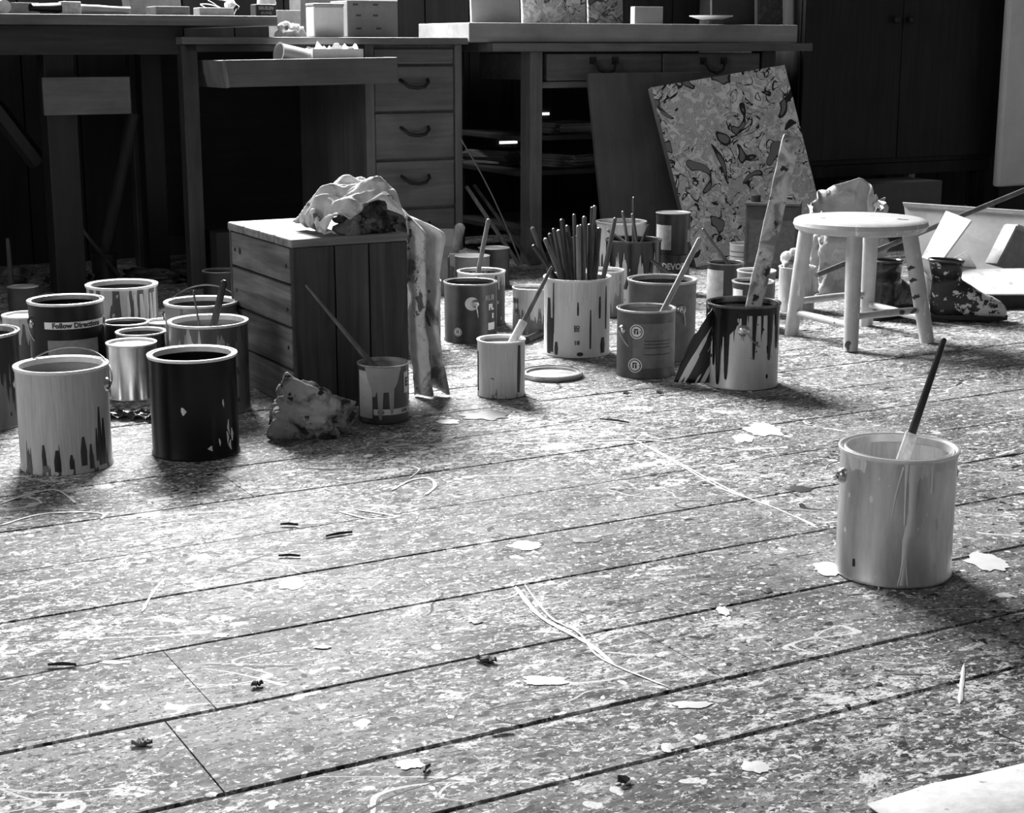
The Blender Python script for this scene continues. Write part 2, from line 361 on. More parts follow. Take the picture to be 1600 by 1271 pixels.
fb(t, 'rail', M_DESK, (lm, l1-.06, .01, .05, .60, .622))
SH = (.42, .30, .10)
for z in SH: fb(t, 'shelf', wood(.03, 'x', .6), (.0, l1-.06, .075, .598, z, z+.018))
a0 = UZ(733, 60, -.02)[0]; a1 = UZ(1246, 60, -.02)[0]
o = MB().box(a0, a1, -.02, .36, .752, .815).build('table_slab', wood(.26, 'x', .6, .12), None, bevel=.003); o.location = W(0, 0); o.rotation_euler = (0, 0, YAW)
tag(o, 'thick pale slab lying on top of the dark table', 'slab')
def ubox(name, label, cat, mat, px0, px1, py0, py1, v, dv, group=None, bevel=.002, zb=None, mk=None):
    a0, z1 = UZ(px0, py0, v); a1, z0 = UZ(px1, py1, v); z0 = zb if zb is not None else z0
    o = MB().box(0, a1-a0, 0, dv, 0, z1-z0).build(name, mat, None, bevel=bevel); o.location = W(a0, v, z0); o.rotation_euler = (0, 0, YAW)
    return tag(o, label, cat, group)
def stack(label, u, v, z, n, w=.2, d=.26, val=.16, rz=0, group='paper stacks on the shelves'):
    mb = MB(); h = 0
    for i in range(n):
        th = random.uniform(.004, .009); M = Matrix.Translation((random.uniform(-.012, .012), random.uniform(-.01, .01), h)) @ Matrix.Rotation(random.uniform(-.12, .12), 4, 'Z')
        mb.box(-w/2, w/2, -d/2, d/2, 0, th, M); h += th + .001
    o = mb.build('paper_stack', plain(val, .8, 0, .3, 20)); o.location = W(u, v, z); o.rotation_euler = (0, 0, YAW+rz); return tag(o, label, 'papers', group)
stack('loose papers piled on the upper shelf behind the leaning panel', lm+.24, .25, SH[0]+.019, 5)
stack('folded papers piled on the middle shelf of the dark table', lm+.25, .26, SH[1]+.019, 6, rz=.3)
stack('slumped sheets at the open left end of the middle shelf', .12, .45, SH[1]+.019, 7, .17, .2, .16, .4)
# things standing on the slab and table
pv = .22
M_ABS = None
def abstract(seed, light=.42, dark=.04):
    n = NT('abstract_canvas'); o = n.vmap(n.obj(), loc=(seed, seed*2, 0)); a = n.noise(o, 11, 2, .5, 1.6); bnd = n.math('ABSOLUTE', n.math('SUBTRACT', a, .5))
    k = n.noise(o, 24, 4, .6, 1.5); big = n.noise(n.vmap(o, loc=(4, 1, 2)), 9, 1, .5, .8)
    c = n.mix(n.rng(k, .35, .65), light*.62, light*1.25); c = n.mix(n.math('LESS_THAN', n.math('ABSOLUTE', n.math('SUBTRACT', k, .5)), .012), c, light*.35)
    gate = n.math('GREATER_THAN', n.noise(o, 5, 1, .5), .46)
    c = n.mix(n.math('MULTIPLY', gate, n.math('LESS_THAN', bnd, .016)), c, dark)
    m2 = n.math('GREATER_THAN', big, .62); c = n.mix(m2, c, light*.28)
    m3 = n.math('LESS_THAN', n.math('ABSOLUTE', n.math('SUBTRACT', big, .62)), .014); c = n.mix(m3, c, dark)
    n.bump(k, .5, .003); return n.fin(c, .55, 0, .3)
def upright(name, label, cat, mat, px0, px1, v, top=1.16, tilt=.06, zb=.816, th=.012):
    a0 = UZ(px0, 20, v)[0]; a1 = UZ(px1, 20, v)[0]
    o = MB().box(0, a1-a0, 0, th, 0, top-zb).build(name, mat, None, bevel=.002); o.location = W(a0, v, zb+.001); o.rotation_euler = (-tilt, 0, YAW); return tag(o, label, cat)
upright('grey_panel', 'plain pale grey panel standing at the left end of the slab', 'panel', plain(.34, .7, 0, .06), 737, 813, .17)
upright('canvas', 'grey canvas with looping dark marks standing on the slab', 'painting', abstract(3.1, .5), 817, 916, .24)
upright('canvas', 'dimmer mottled canvas next to the looping marked one on the slab', 'painting', abstract(8.2, .26), 920, 974, .30)
upright('backing_board', 'dark upright board behind the shallow dish on the slab', 'board', plain(.02, .7, 0, .3), 1113, 1180, .22)
upright('backing_board', 'dark mottled board at the right end of the slab', 'board', abstract(5.5, .06, .01), 1187, 1224, .19)
ubox('index_card', 'small pale card box behind the slab near the canvases', 'box', plain(.26, .8, 0, .05), 992, 1036, 10, 30, .34, .03, zb=.816)
a, z = UZ(1111, 31, .065)
o = MB().lathe([(0, 0), (.035, 0), (.05, .004), (.078, .012), (.079, .015), (.05, .008), (0, .005)], 32).build('shallow_dish', M_WHITE, None, True); o.location = W(a, .065, .816+.016); tag(o, 'white shallow dish on a small block on the slab', 'dish')
o = MB().box(-.03, .03, -.03, .03, 0, .015).build('wood_block', plain(.12, .7)); o.location = W(a, .065, .8155); o.rotation_euler = (0, 0, YAW); tag(o, 'small block under the white dish', 'block')
# --- right cupboard and pale partition
t = furn('cupboard', 'tall dark double-door cupboard in the right corner', 'cupboard')
cv = .12; c0 = UZ(1254, 100, cv)[0]; c1 = UZ(1566, 100, cv)[0]; cm = UZ(1408, 100, cv)[0]; zc = UZ(1330, 258, cv)[1]
MC = wood(.018, 'z', .5, .4)
fb(t, 'carcass', MC, (c0, c1, cv+.02, .80, zc, 1.9)); 
for s0, s1, kx in ((c0+.004, cm-.002, 1397), (cm+.002, c1-.004, 1420)):
    dd = fb(t, 'door', wood(.016, 'z', .45, .4), (s0, s1, cv, cv+.018, zc+.02, 1.88)); ku, kz = UZ(kx, 31, cv)
    MB().lathe([(0, -.03), (.010, -.03), (.016, -.022), (.014, -.012), (.006, -.008), (.006, 0)], 16, M=Matrix.Translation((ku, cv, kz)) @ Matrix.Rotation(-PI/2, 4, 'X')).build('door_knob', M_DARK, dd, True)
for a in (c0+.01, c1-.06):
    for v in (cv+.04, .72): fb(t, 'leg', MC, (a, a+.05, v, v+.05, 0, zc))
fb(t, 'rail', MC, (c0, c1, cv+.03, cv+.05, zc-.05, zc))
a, z = UZ(1452, 262, .25); a2, z2 = UZ(1453, 305, .25)
o = MB().box(0, .035, 0, .03, 0, z).build('lit_leg', plain(.6, .6), None, bevel=.002); o.location = W(a-.017, .35, 0); o.rotation_euler = (0, 0, YAW); tag(o, 'short leg under the dark cupboard, painted pale as if lit', 'post')  # leg of the cupboard, its lit brightness painted in as pale colour
p = UZ(1572, 100, -.02)[0]; zz = UZ(1590, 292, -.02)[1]
o = MB().box(0, .35, 0, .035, 0, 2.2-zz).build('trim_1', plain(.75, .8, 0, .1, 6), None, bevel=.012); o.location = W(p+.02, .0, zz); o.rotation_euler = (0, 0, YAW); o['kind'] = 'structure'; o['label'] = 'pale boarded corner beside the cupboard'
o2 = MB().box(0, .3, 0, .02, -zz, 0).build('corner_post', wood(.02, 'z'), o); o2.location = (.03, .02, 0)
# daylight cracks in the wall boards
for px0, px1, py in ((781, 808, 223), (848, 858, 178), (40, 54, 57), (0, 7, 58)):
    a0, z = UZ(px0, py, .86); a1, _ = UZ(px1, py, .86)
    v = .86
    if px0 == 781: v = .86
    MB().box(a0, a1, v-.002, v+.004, z-.005, z+.005).build('daylight_crack', emit(1.6), wall)
# --- left over panel in front of the table and leaning canvas
a0 = UZ(914, 116, -.06)[0]; a1 = UZ(1090, 118, -.06)[0]; zt_ = UZ(914, 116, -.06)[1]
o = MB().box(0, a1-a0, -.008, .008, 0, zt_*1.02).build('plain_panel', wood(.085, 'z', .6, .15), None, bevel=.002); o.location = W(a0, -.20, 0); o.rotation_euler = (-.21, 0, YAW)
o.location = W(a0, -.21, .004); tag(o, 'plain dark panel leaning on the table behind the brush pots', 'panel')
# canvas leaning on the table front, lower left corner on the floor
BL = G(1082, 420); TL = PD(1036, 136, BL.y+.16); TRc = PD(1242, 101, BL.y+.40)
wv_ = (TRc-TL); hv_ = (TL-BL); hv_ = hv_ - wv_*(hv_.dot(wv_)/wv_.length_squared); 
ex = wv_.normalized(); ez = hv_.normalized(); ey = ez.cross(ex)
Mx = Matrix((( ex.x, ey.x, ez.x, BL.x), (ex.y, ey.y, ez.y, BL.y), (ex.z, ey.z, ez.z, BL.z), (0, 0, 0, 1)))
CW, CH = wv_.length, hv_.length + .0
t = tag(empty('abstract_painting', (0, 0, 0)), 'square canvas of swirling grey and dark marks leaning on the table', 'painting'); t.matrix_world = Mx
MB().grid(30, 40, lambda s, q: Vector((CW*s, -.0265+.0015*fbm((s*9, q*12, 1)), CH*q))).build('canvas', abstract(1.7, .62, .02), t, 'all')
fb(t, 'stretcher', plain(.035, .7), (0, .03, -.025, 0, 0, CH), (CW-.03, CW, -.025, 0, 0, CH), (.03, CW-.03, -.025, 0, 0, .03), (.03, CW-.03, -.025, 0, CH-.03, CH), (.03, CW-.03, -.025, -.02, .03, CH-.03))
# ------------------------------------------------------------------ paint cans
CANS = {}
def curved(R, a0, a1, z0, z1, n=14, off=.0006):
    m = MB(); return m.grid(n, 2, lambda s, q: Vector(((R+off)*math.sin(a0+(a1-a0)*s), -(R+off)*math.cos(a0+(a1-a0)*s), z0+(z1-z0)*q)))
def lettering(txt, R, ang, z, size, par, mat, bold=.0, off=.0012, sx=1.0, name='lettering'):
    cu = bpy.data.curves.new('t', 'FONT'); cu.body = txt; cu.size = size; cu.align_x = 'CENTER'; cu.align_y = 'CENTER'; cu.offset = bold; cu.resolution_u = 2; cu.extrude = 0
    o = bpy.data.objects.new('t', cu); C.objects.link(o); dg = bpy.context.evaluated_depsgraph_get()
    me = bpy.data.meshes.new_from_object(o.evaluated_get(dg)); bpy.data.objects.remove(o); bpy.data.curves.remove(cu)
    import bmesh
    bm = bmesh.new(); bm.from_mesh(me); bmesh.ops.subdivide_edges(bm, edges=[e for e in bm.edges if e.calc_length() > size*.3], cuts=1); bm.to_mesh(me); bm.free()
    for v in me.vertices:
        if R: a = ang + v.co.x*sx/R; v.co = Vector(((R+off)*math.sin(a), -(R+off)*math.cos(a), z+v.co.y))
        else: v.co = Vector((ang+v.co.x*sx, -off, z+v.co.y))
    me.materials.append(mat); ob = bpy.data.objects.new(name, me); C.objects.link(ob); ob.parent = par; return ob
def emblem(R, ang, z, r, par, dark=M_INK, light=M_PAPER):
    def disc(r0, r1, off, mat, nm):
        m = MB(); return m.grid(24, 2, lambda s, q: (lambda rr, g: Vector(((R+off)*math.sin(ang+rr*math.cos(g)/R), -(R+off)*math.cos(ang+rr*math.cos(g)/R), z+rr*math.sin(g))))(r0+(r1-r0)*q, 2*PI*s), closed=True).build(nm, mat, par)
    disc(0.0001, r, .0010, light, 'emblem'); disc(r*.72, r*.86, .0015, dark, 'emblem_ring')
    s = r*.34
    for x0, x1, z0, z1 in ((-s, -s*.35, -s*1.1, s), (s*.1, s*.8, -s*1.1, s*.4), (-s, s*.8, s*.6, s*1.2)):
        curved(R, ang+x0/R, ang+x1/R, z+z0, z+z1, 4, .0016).build('emblem_mark', dark, par)
def ear(R, ang, z, par, r=.0125):
    M = Matrix.Rotation(ang, 4, 'Z') @ Matrix.Translation((0, -R+.001, z)) @ Matrix.Rotation(PI/2, 4, 'X')
    return MB().lathe([(r, -.002), (r, .002), (r*.75, .006), (r*.45, .0075), (r*.42, .004), (0, .004)], 18, M=M).build('handle_ear', M_STEEL, par, True)
def bail(R, ang, z, par, lift, rad=.0016):
    """wire handle between the ears at ang and ang+pi, swung by lift (pi/2 upright, -pi/2 hanging)"""
    pts = []
    for k in range(25):
        g = PI*k/24; a = (R+.008)*math.cos(g); q = (R+.006)*math.sin(g)*1.02
        if k in (0, 24): q = 0
        x, y, zz = a, -q*math.cos(lift), q*math.sin(lift)
        pts.append(Matrix.Rotation(ang+PI/2, 3, 'Z') @ Vector((x, y, zz)) + Vector((0, 0, z)))
    return MB().tube(pts, rad, 6).build('bail_handle', M_WIRE, par, True)
def can(key, label, px, ytop, w, ratio=1.13, body=None, rimm=None, paint=None, level=.72, rimw=.14, group='paint cans on the floor', zb=0.0, lid=None, inner=None, name='paint_can', push=0.0, seg=44):
    dia = .15
    for _ in range(30):
        p = G(px, ytop, zb + dia*ratio); dia = w*depth(p)/FP
    R = dia/2; h = dia*ratio
    if push: p = p + Vector((p.x, p.y, 0)).normalized()*push
    rz = -math.atan2(p.x, p.y); t = empty(name, (p.x, p.y, zb), rz); tag(t, label, 'paint can', group)
    CANS[key] = dict(o=t, R=R, h=h, p=Vector((p.x, p.y, zb)), Rb=R*.965)
    Rb = R*.965; rimm = rimm or M_TIN
    bm_ = body(h, Rb) if callable(body) else body
    MB().lathe([(0, .004), (Rb*.96, .004), (Rb*.99, 0), (R*.985, .001), (R*.985, .005), (Rb, .008), (Rb, h*.94), (R*.985, h*.965), (R*.985, h*.985), (Rb*.98, h*.985), (Rb*.98, h*.90), (Rb*.97, .010), (0, .010)], seg).build('can_body', bm_, t, True)
    ri = R*(1-rimw)
    if lid:
        MB().lathe([(R*.9, h*.985), (R, h*.985), (R, h*1.0), (R*.95, h*1.008), (R*.9, h*1.0), (R*.87, h*.99), (0, h*.993)], seg).build('lid', lid, t, True); 
        return t
    dz = R*.035
    MB().lathe([(R*.975, h-dz*2.4), (R*1.0, h-dz*1.4), (R*1.0, h-dz*.2), (R*.985, h), (R*.955, h-dz*.1), (R*.93, h-dz*1.2), (R*.905, h-dz*1.2), (ri*1.03, h-dz*.3), (ri, h-dz*.5), (ri, h-dz*4), (R*.96, h-dz*5)], seg).build('rim', rimm, t, True)
    inner = (inner(h, Rb) if callable(inner) else inner) or bm_
    MB().lathe([(Rb*.962, .012), (Rb*.962, h*.955)], seg).build('inner_wall', inner, t, True)
    if paint:
        MB().grid(seg, 10, lambda s, q: Vector((Rb*.96*q*math.cos(2*PI*s), Rb*.96*q*math.sin(2*PI*s), h*level + .0012*fbm((q*3*math.cos(2*PI*s), q*3*math.sin(2*PI*s), px))*q)), closed=True).build('paint', paint, t, 'all')
    return t
PW = plain(.62, .35, 0, .08, 18); PG = plain(.32, .3, 0, .12, 18); PDK = plain(.05, .25, 0, .3, 18); PB = M_BLACK
R_W = plain(.75, .4, 0, .1, 50); R_M = plain(.68, .3, .6, .2, 60); R_D = plain(.2, .35, .7, .4, 40); R_K = plain(.03, .3, 0, .5, 40)
dm = lambda *a, **k: (lambda h, R: canmat(a[0], a[1], h, R, *a[2:], **k))
# -- foreground can
t = can('front', 'bare metal gallon can with white drips standing alone in the foreground', 1405, 697, 186, 1.10, dm(.62, .8, .0, .05, 7, 2.3, .30, 1.0, base2=.36, thr=(.45, .7)), plain(.74, .32, .4, .12, 60), PW, .35, inner=dm(.5, .85, .25, .9, 4, 5.0, .5))
q = CANS['front']; R, h = q['Rb'], q['h']
def run(R, h, par, path, w, mat, name='paint_drip', th=.0016):
    """a raised run of paint on the can side; path = [(angle, z)], w = widths"""
    m = MB(); n = 5; vs = []; fs = []
    for i, (a, z) in enumerate(path):
        ww = w[i] if isinstance(w, (list, tuple)) else w
        for k in range(n):
            f = k/(n-1)*2-1; rr = R + .0003 + th*(1-f*f); vs.append(Vector((rr*math.sin(a+f*ww/R), -rr*math.cos(a+f*ww/R), z)))
    for i in range(len(path)-1):
        for k in range(n-1): fs.append((i*n+k, i*n+k+1, (i+1)*n+k+1, (i+1)*n+k))
    m.add(vs, fs); return m.build(name, mat, par, 'all')
run(R, h, t, [(.28, h*.99), (.27, h*.8), (.27, h*.6), (.25, h*.42), (.21, h*.38), (.19, h*.2), (.17, h*.03)], [.012, .006, .005, .008, .006, .004, .005], PW)
run(R, h, t, [(.62, h*.98), (.62, h*.85), (.62, h*.74)], [.005, .003, .004], PW)
run(R, h, t, [(.16, h*.97), (.15, h*.8), (.16, h*.5)], [.004, .002, .0012], PW)
run(R, h, t, [(.10, h*.95), (0, h*.75), (-.07, h*.5)], [.002, .0012, .0006], PW)
run(R, h, t, [(.19, h*.3), (.14, h*.12), (.10, h*.02)], [.001, .001, .001], PW); run(R, h, t, [(.2, h*.3), (.24, h*.12), (.27, h*.02)], [.001, .001, .001], PW)
run(R, h, t, [(-.72, h*.18), (-.72, h*.12)], [.002, .003], M_INK)
ear(R, -1.22, h*.78, t, .011); ear(R, 1.92, h*.78, t, .011); bail(R, -1.22, h*.78, t, PI+.35)
# -- left cluster
t = can('white', 'pale grey gallon can with dark streaks and wire handle at the front left', 95, 568, 146, 1.12, dm(.05, .55, .72, 1.35, 7, 1.2, .5, base2=.14, thr=(.33, .6)), R_W, PG, .86, .12, inner=PG)
q = CANS['white']; ear(q['Rb'], 1.25, q['h']*.80, t); ear(q['Rb'], 1.25-PI, q['h']*.80, t); bail(q['Rb'], 1.25, q['h']*.80, t, .66)
R, h = q['Rb'], q['h']
for a, z0, z1, w in ((.82, .62, .05, .005), (.72, .42, .1, .003), (.38, .36, .08, .006), (-.2, .25, .04, .006), (-.5, .3, .1, .004), (.95, .5, .05, .006), (.1, .2, .06, .004), (.55, .28, .04, .004)):
    run(R, h, t, [(a, h*z0), (a, h*(z0+z1)/2), (a, h*z1)], [w*.4, w, w*.9], M_INK, 'paint_streak', .0006)
t = can('black', 'gallon can coated in black paint beside the pale streaked can', 300, 551, 140, 1.14, dm(.5, .006, .88, 1.25, 5, 3.3, .4, drough=.25, thr=(.2, .5), spec=.2), R_W, PB, .62, .13, inner=PB)
R, h = CANS['black']['Rb'], CANS['black']['h']
for a, z, w, l in ((.85, .3, .004, .06), (.95, .22, .006, .05), (.78, .2, .004, .05), (.9, .12, .005, .04), (.35, .12, .006, .02), (-.28, .5, .007, .03), (.55, .17, .003, .03), (.7, .55, .003, .03)):
    run(R, h, t, [(a, h*(z+l*1.3)), (a+.04*math.sin(z*40), h*z), (a+.02, h*(z-l*1.3))], [w*.25, w*.75, w*.15], PW, 'paint_fleck', .0006)
can('silver', 'small bright tin quart can between the pale can and the black can', 205, 534, 79, 1.12, plain(.75, .2, 1.0, .15, 25), R_W, PW, .95, .1)
can('small_a', 'small dark quart can just behind the bright tin can', 220, 517, 79, 1.05, dm(.03, .1, .05, .4, 5, 7), R_W, PDK, .8, .13)
can('small_b', 'dark quart can farther back with a thin pale rim', 196, 502, 73, 1.16, dm(.03, .06, .05, .4, 5, 8), R_M, PDK, .8, .12)
can('small_c', 'half-hidden quart can with pale paint behind the small dark cans', 256, 501, 60, 1.1, dm(.05, .3, .1, .4, 5, 9), R_W, PW, .93, .1)
t = can('follow', 'black gallon can with a white Follow Directions strip', 102, 467, 118, 1.14, plain(.012, .35, 0, .3, 30, .2), R_M, PB, .7, .12, inner=PB)
R, h = CANS['follow']['Rb'], CANS['follow']['h']
curved(R, -.62, 1.25, h*.71, h*.79).build('label_strip', plain(.8, .5, 0, .05), t)
lettering('Follow Directions', R, .30, h*.749, .0155, t, M_INK, .0007, sx=1.0)
curved(R, -.55, .9, .02, h*.58).build('label_panel', plain(.22, .6, 0, .15, 60), t)
ear(R, -1.2, h*.76, t); ear(R, -1.2+PI, h*.76, t); bail(R, -1.2, h*.76, t, -PI/2+.25)
can('grey', 'dark grey gallon can with pale runs at the right and broad rim', 190, 443, 112, .95, dm(.09, .55, -.1, .6, 5, 4.4, thr=(.45, .62)), R_W, PDK, .72, .15, inner=PDK)
R, h = CANS['grey']['Rb'], CANS['grey']['h']
for a, l, w in ((.15, .45, .004), (.55, .6, .007), (.75, .4, .004), (.9, .65, .006), (1.05, .7, .006), (.35, .5, .005)):
    run(R, h, CANS['grey']['o'], [(a, h*.9), (a+.02, h*(.9-l/2)), (a, h*(.9-l))], [w*.6, w, w*.7], PW)
can('pale_l', 'low pale can half hidden behind the Follow Directions can', 40, 497, 74, 1.05, dm(.1, .5, .2, .6, 5, 2), R_W, PW, .95, .08, push=.06)
can('edge', 'streaked metal gallon can cut off by the left edge', -39, 517, 134, 1.12, dm(.35, .03, .1, .9, 7, 6, .35, .9), R_M, PDK, .8, .12)
t = can('wire', 'grey gallon can with raised wire handle beside the wooden crate', 314, 470, 116, 1.13, dm(.16, .3, .1, .5, 5, 12), R_W, PDK, .75, .12, inner=PDK)
q = CANS['wire']; ear(q['Rb'], 1.35, q['h']*.82, t); ear(q['Rb'], 1.35-PI, q['h']*.82, t); bail(q['Rb'], 1.35, q['h']*.82, t, .75)
can('stick', 'metal gallon can holding a dark stick in front of the wire handled can', 325, 500, 126, 1.13, dm(.5, .12, -.1, .5, 4, 13, .3, 1.0), R_W, PG, .88, .1, inner=PG)
# -- around the crate
t = can('quart', 'labelled quart can with runny grey paint in front of the crate', 598, 565, 81, 1.14, plain(.05, .4, 0, .3), R_M, PG, .85, .1, inner=PG)
R, h = CANS['quart']['Rb'], CANS['quart']['h']
curved(R, -1.2, -.45, .012, h*.9).build('label_panel', plain(.5, .5, 0, .1, 80), t); curved(R, -.40, 1.3, h*.16, h*.26, off=.0007).build('label_band', M_PAPER, t)
curved(R, .95, 1.35, h*.5, h*.86).build('label_panel', M_PAPER, t)
lettering('E', R, 1.12, h*.68, .024, t, M_INK, .0012); lettering('OAK', R, .95, h*.21, .009, t, M_INK, .0004); lettering('NO', R, -.1, h*.21, .008, t, M_INK, .0004)
gp = plain(.34, .35, 0, .1)
def skirt(R, h, par, a0, a1, prof, mat, n=40, name='paint_run'):
    m = MB(); m.grid(n, 8, lambda s, q: (lambda a: Vector(((R+.0022*(1-q*.5))*math.sin(a), -(R+.0022*(1-q*.5))*math.cos(a), h*(.97-q*prof(s)))))(a0+(a1-a0)*s)); return m.build(name, mat, par, 'all')
def drips(*pk):
    def f(s):
        v = .06
        for c, w, l in pk: v = max(v, l*max(0, 1-((s-c)/w)**4) if abs(s-c) < w else 0)
        return v
    return f
skirt(R, h, t, -.75, .75, drips((.5, .5, .42), (.42, .09, .9), (.72, .09, .8), (.25, .1, .5)), gp, 60)
can('cloth_w', 'white dripped can half hidden behind the hanging cloth', 640, 438, 99, 1.12, dm(.2, .7, .3, .9, 5, 3, .5), R_W, PW, .85, .1, inner=PW)
# -- middle back cluster
t = can('dark_ear', 'dark labelled can with a round wire ear facing forward', 735, 439, 85, 1.10, plain(.03, .35, 0, .4, 30), R_D, PDK, .78, .12, inner=PDK)
R, h = CANS['dark_ear']['Rb'], CANS['dark_ear']['h']
M = Matrix.Identity(4)
MB().grid(24, 2, lambda s, q: Vector(((R+.0012)*math.sin(.05+.26*q*math.cos(2*PI*s)), -(R+.0012)*math.cos(.05+.26*q*math.cos(2*PI*s)), h*.68+.017*q*math.sin(2*PI*s))), closed=True).build('label_oval', M_PAPER, t)
ear(R, .18, h*.68, t, .011); bail(R, .18, h*.68, t, -PI/2+.2)
emblem(R, -.5, h*.2, .011, t); lettering('FL', R, .88, h*.60, .020, t, M_PAPER, .001); lettering('RUB', R, .82, h*.76, .018, t, plain(.3, .5), .0006); lettering('E', R, .98, h*.45, .016, t, M_PAPER, .0008)
curved(R, .72, 1.1, h*.22, h*.34).build('label_patch', M_PAPER, t)
can('mid_b', 'dark can with a glossy rim right behind the round eared can', 752, 433, 79, 1.10, dm(.04, .4, .02, .35, 5, 21), R_M, PDK, .7, .12, push=.13)
can('mid_c', 'grey lidded can behind the dark round eared can', 738, 413, 58, 1.05, plain(.16, .5, 0, .2), lid=plain(.12, .6, 0, .2), push=.20)
can('mid_d', 'small white dripped can holding a flat paddle at the back', 708, 401, 46, 1.15, dm(.15, .5, .2, .9, 5, 22), R_W, PW, .85, .12, push=.12)
t = can('mid_e', 'dark tin with a pale banded lid at the back near the desk', 772, 387, 50, 1.2, plain(.03, .4, 0, .3), lid=plain(.14, .5, .3, .3, 60))
lettering('NT', CANS['mid_e']['Rb'], .35, CANS['mid_e']['h']*.25, .02, t, plain(.35, .6), .001)
t = can('mid_f', 'pale labelled quart can left of the big brush pot', 831, 448, 62, 1.16, dm(.12, .5, .3, .8, 5, 23), R_M, PG, .9, .1)
R, h = CANS['mid_f']['Rb'], CANS['mid_f']['h']; lettering('EH', R, -1.0, h*.72, .018, t, M_INK, .001); lettering('H', R, -.95, h*.5, .018, t, M_INK, .001)
t = can('pot', 'large white can crowded with brush handles', 902, 431, 107, 1.14, dm(.68, .75, .2, .6, 5, 30, .5, base2=.6), R_W, PDK, .5, .07, inner=PW, name='brush_pot')
R, h = CANS['pot']['Rb'], CANS['pot']['h']
for a, z1, z0, w in ((-1.0, .75, .02, .010), (-.78, .95, .3, .003), (-.85, .5, .06, .007), (.42, .62, .12, .0025), (.03, .72, .55, .0025), (.75, .78, .5, .004), (1.05, .9, .35, .004), (.9, .25, .05, .009), (-.66, .2, .03, .006), (.1, .08, .03, .008)):
    run(R, h, t, [(a, h*z1), (a, h*(z1+z0)/2), (a, h*z0)], [w*.6, w, w*.8], M_INK, 'paint_streak', .0008)
for z, s in ((.40, .011), (.36, .010), (.20, .014)): lettering('SO'if z > .3 else '18', R, 0.0, h*z, s, t, M_INK, .0005)
can('fq', 'white quart can with a propped brush in front of the brush pot', 783, 529, 77, 1.16, dm(.12, .62, .75, 1.15, 6, 33, .5, base2=.25, thr=(.3, .6)), R_W, PG, .9, .12, inner=PG)
R, h = CANS['fq']['Rb'], CANS['fq']['h']; t = CANS['fq']['o']
run(R, h, t, [(.85, h*.93), (.85, h*.5), (.82, h*.1)], [.004, .006, .004], M_INK, 'paint_streak'); run(R, h, t, [(-1.3, h*.8), (-1.3, h*.1)], .003, M_INK, 'paint_streak')
can('back_w', 'white dripped can at the back behind the brush handles', 971, 345, 80, 1.1, dm(.05, .6, .3, 1.1, 5, 40, .5), R_M, PDK, .8, .1)
t = CANS['back_w']['o']; lettering('FI', CANS['back_w']['Rb'], .8, CANS['back_w']['h']*.62, .03, t, M_INK, .0012)
can('back_l', 'plain pale can squeezed between brush pot and black topped can', 945, 421, 62, 1.15, dm(.25, .45, .2, .8, 4, 41), R_M, PG, .9, .1, push=.0)
can('back_k', 'can with black paint running over its rim and brushes inside', 990, 373, 89, 1.1, dm(.55, .006, .25, .8, 6, 42, .45, drough=.2), R_K, PB, .9, .12, inner=PB, name='brush_pot')
t = can('dev', 'black quart can lettered DEVOE under another black can', 1051, 396, 55, 1.15, plain(.018, .35, 0, .3), R_D, lid=plain(.03, .4), push=.0)
lettering('DEVOE', CANS['dev']['Rb'], .05, CANS['dev']['h']*.72, .026, t, plain(.6, .6), .0008, sx=.85)
hh = CANS['dev']['h']
t = can('dev_top', 'black quart can with white label stacked on the DEVOE can', 1049, 330, 55, 1.15, plain(.016, .35, 0, .3), R_D, lid=plain(.3, .3, .6, .2), zb=hh*1.004)
d = CANS['dev']['p']; CANS['dev_top']['o'].location = (d.x, d.y, hh*1.009)
curved(CANS['dev_top']['Rb'], -1.25, -.1, CANS['dev_top']['h']*.12, CANS['dev_top']['h']*.72).build('label_panel', plain(.35, .6, 0, .2, 80), t); curved(CANS['dev_top']['Rb'], .95, 1.3, CANS['dev_top']['h']*.3, CANS['dev_top']['h']*.6).build('label_panel', plain(.3, .6), t)
t = can('gal_g', 'grey gallon can with round ear behind the twin emblem can', 1035, 435, 110, 1.13, plain(.12, .45, 0, .25, 25), plain(.4, .4, .5, .2, 50), PDK, .78, .13, inner=PDK)
R, h = CANS['gal_g']['Rb'], CANS['gal_g']['h']; ear(R, .6, h*.66, t); ear(R, .6-PI, h*.66, t); bail(R, .6, h*.66, t, -PI/2+.3)
curved(R, -.15, .12, h*.66, h*.74).build('label_patch', M_PAPER, t); lettering('oz', R, -.02, h*.70, .011, t, M_INK, .0004)
t = can('twin', 'dark half gallon can bearing two round emblems and a stick', 1010, 480, 94, 1.13, plain(.06, .4, 0, .3, 30), plain(.35, .35, .6, .3, 50), PDK, .82, .12, inner=PG)
R, h = CANS['twin']['Rb'], CANS['twin']['h']
curved(R, -.45, 1.25, h*.16, h*.82).build('label_panel', plain(.13, .5, 0, .2, 50), t)
emblem(R, -.32, h*.70, .0165, t); emblem(R, -.36, h*.20, .0165, t); ear(R, -.95, h*.7, t, .011); ear(R, -.95+PI, h*.7, t, .011); bail(R, -.95, h*.7, t, -PI/2+.5)
for z in (.56, .51, .46, .36): curved(R, -.05, .95, h*z, h*(z+.012), off=.0010).build('label_line', M_INK, t)
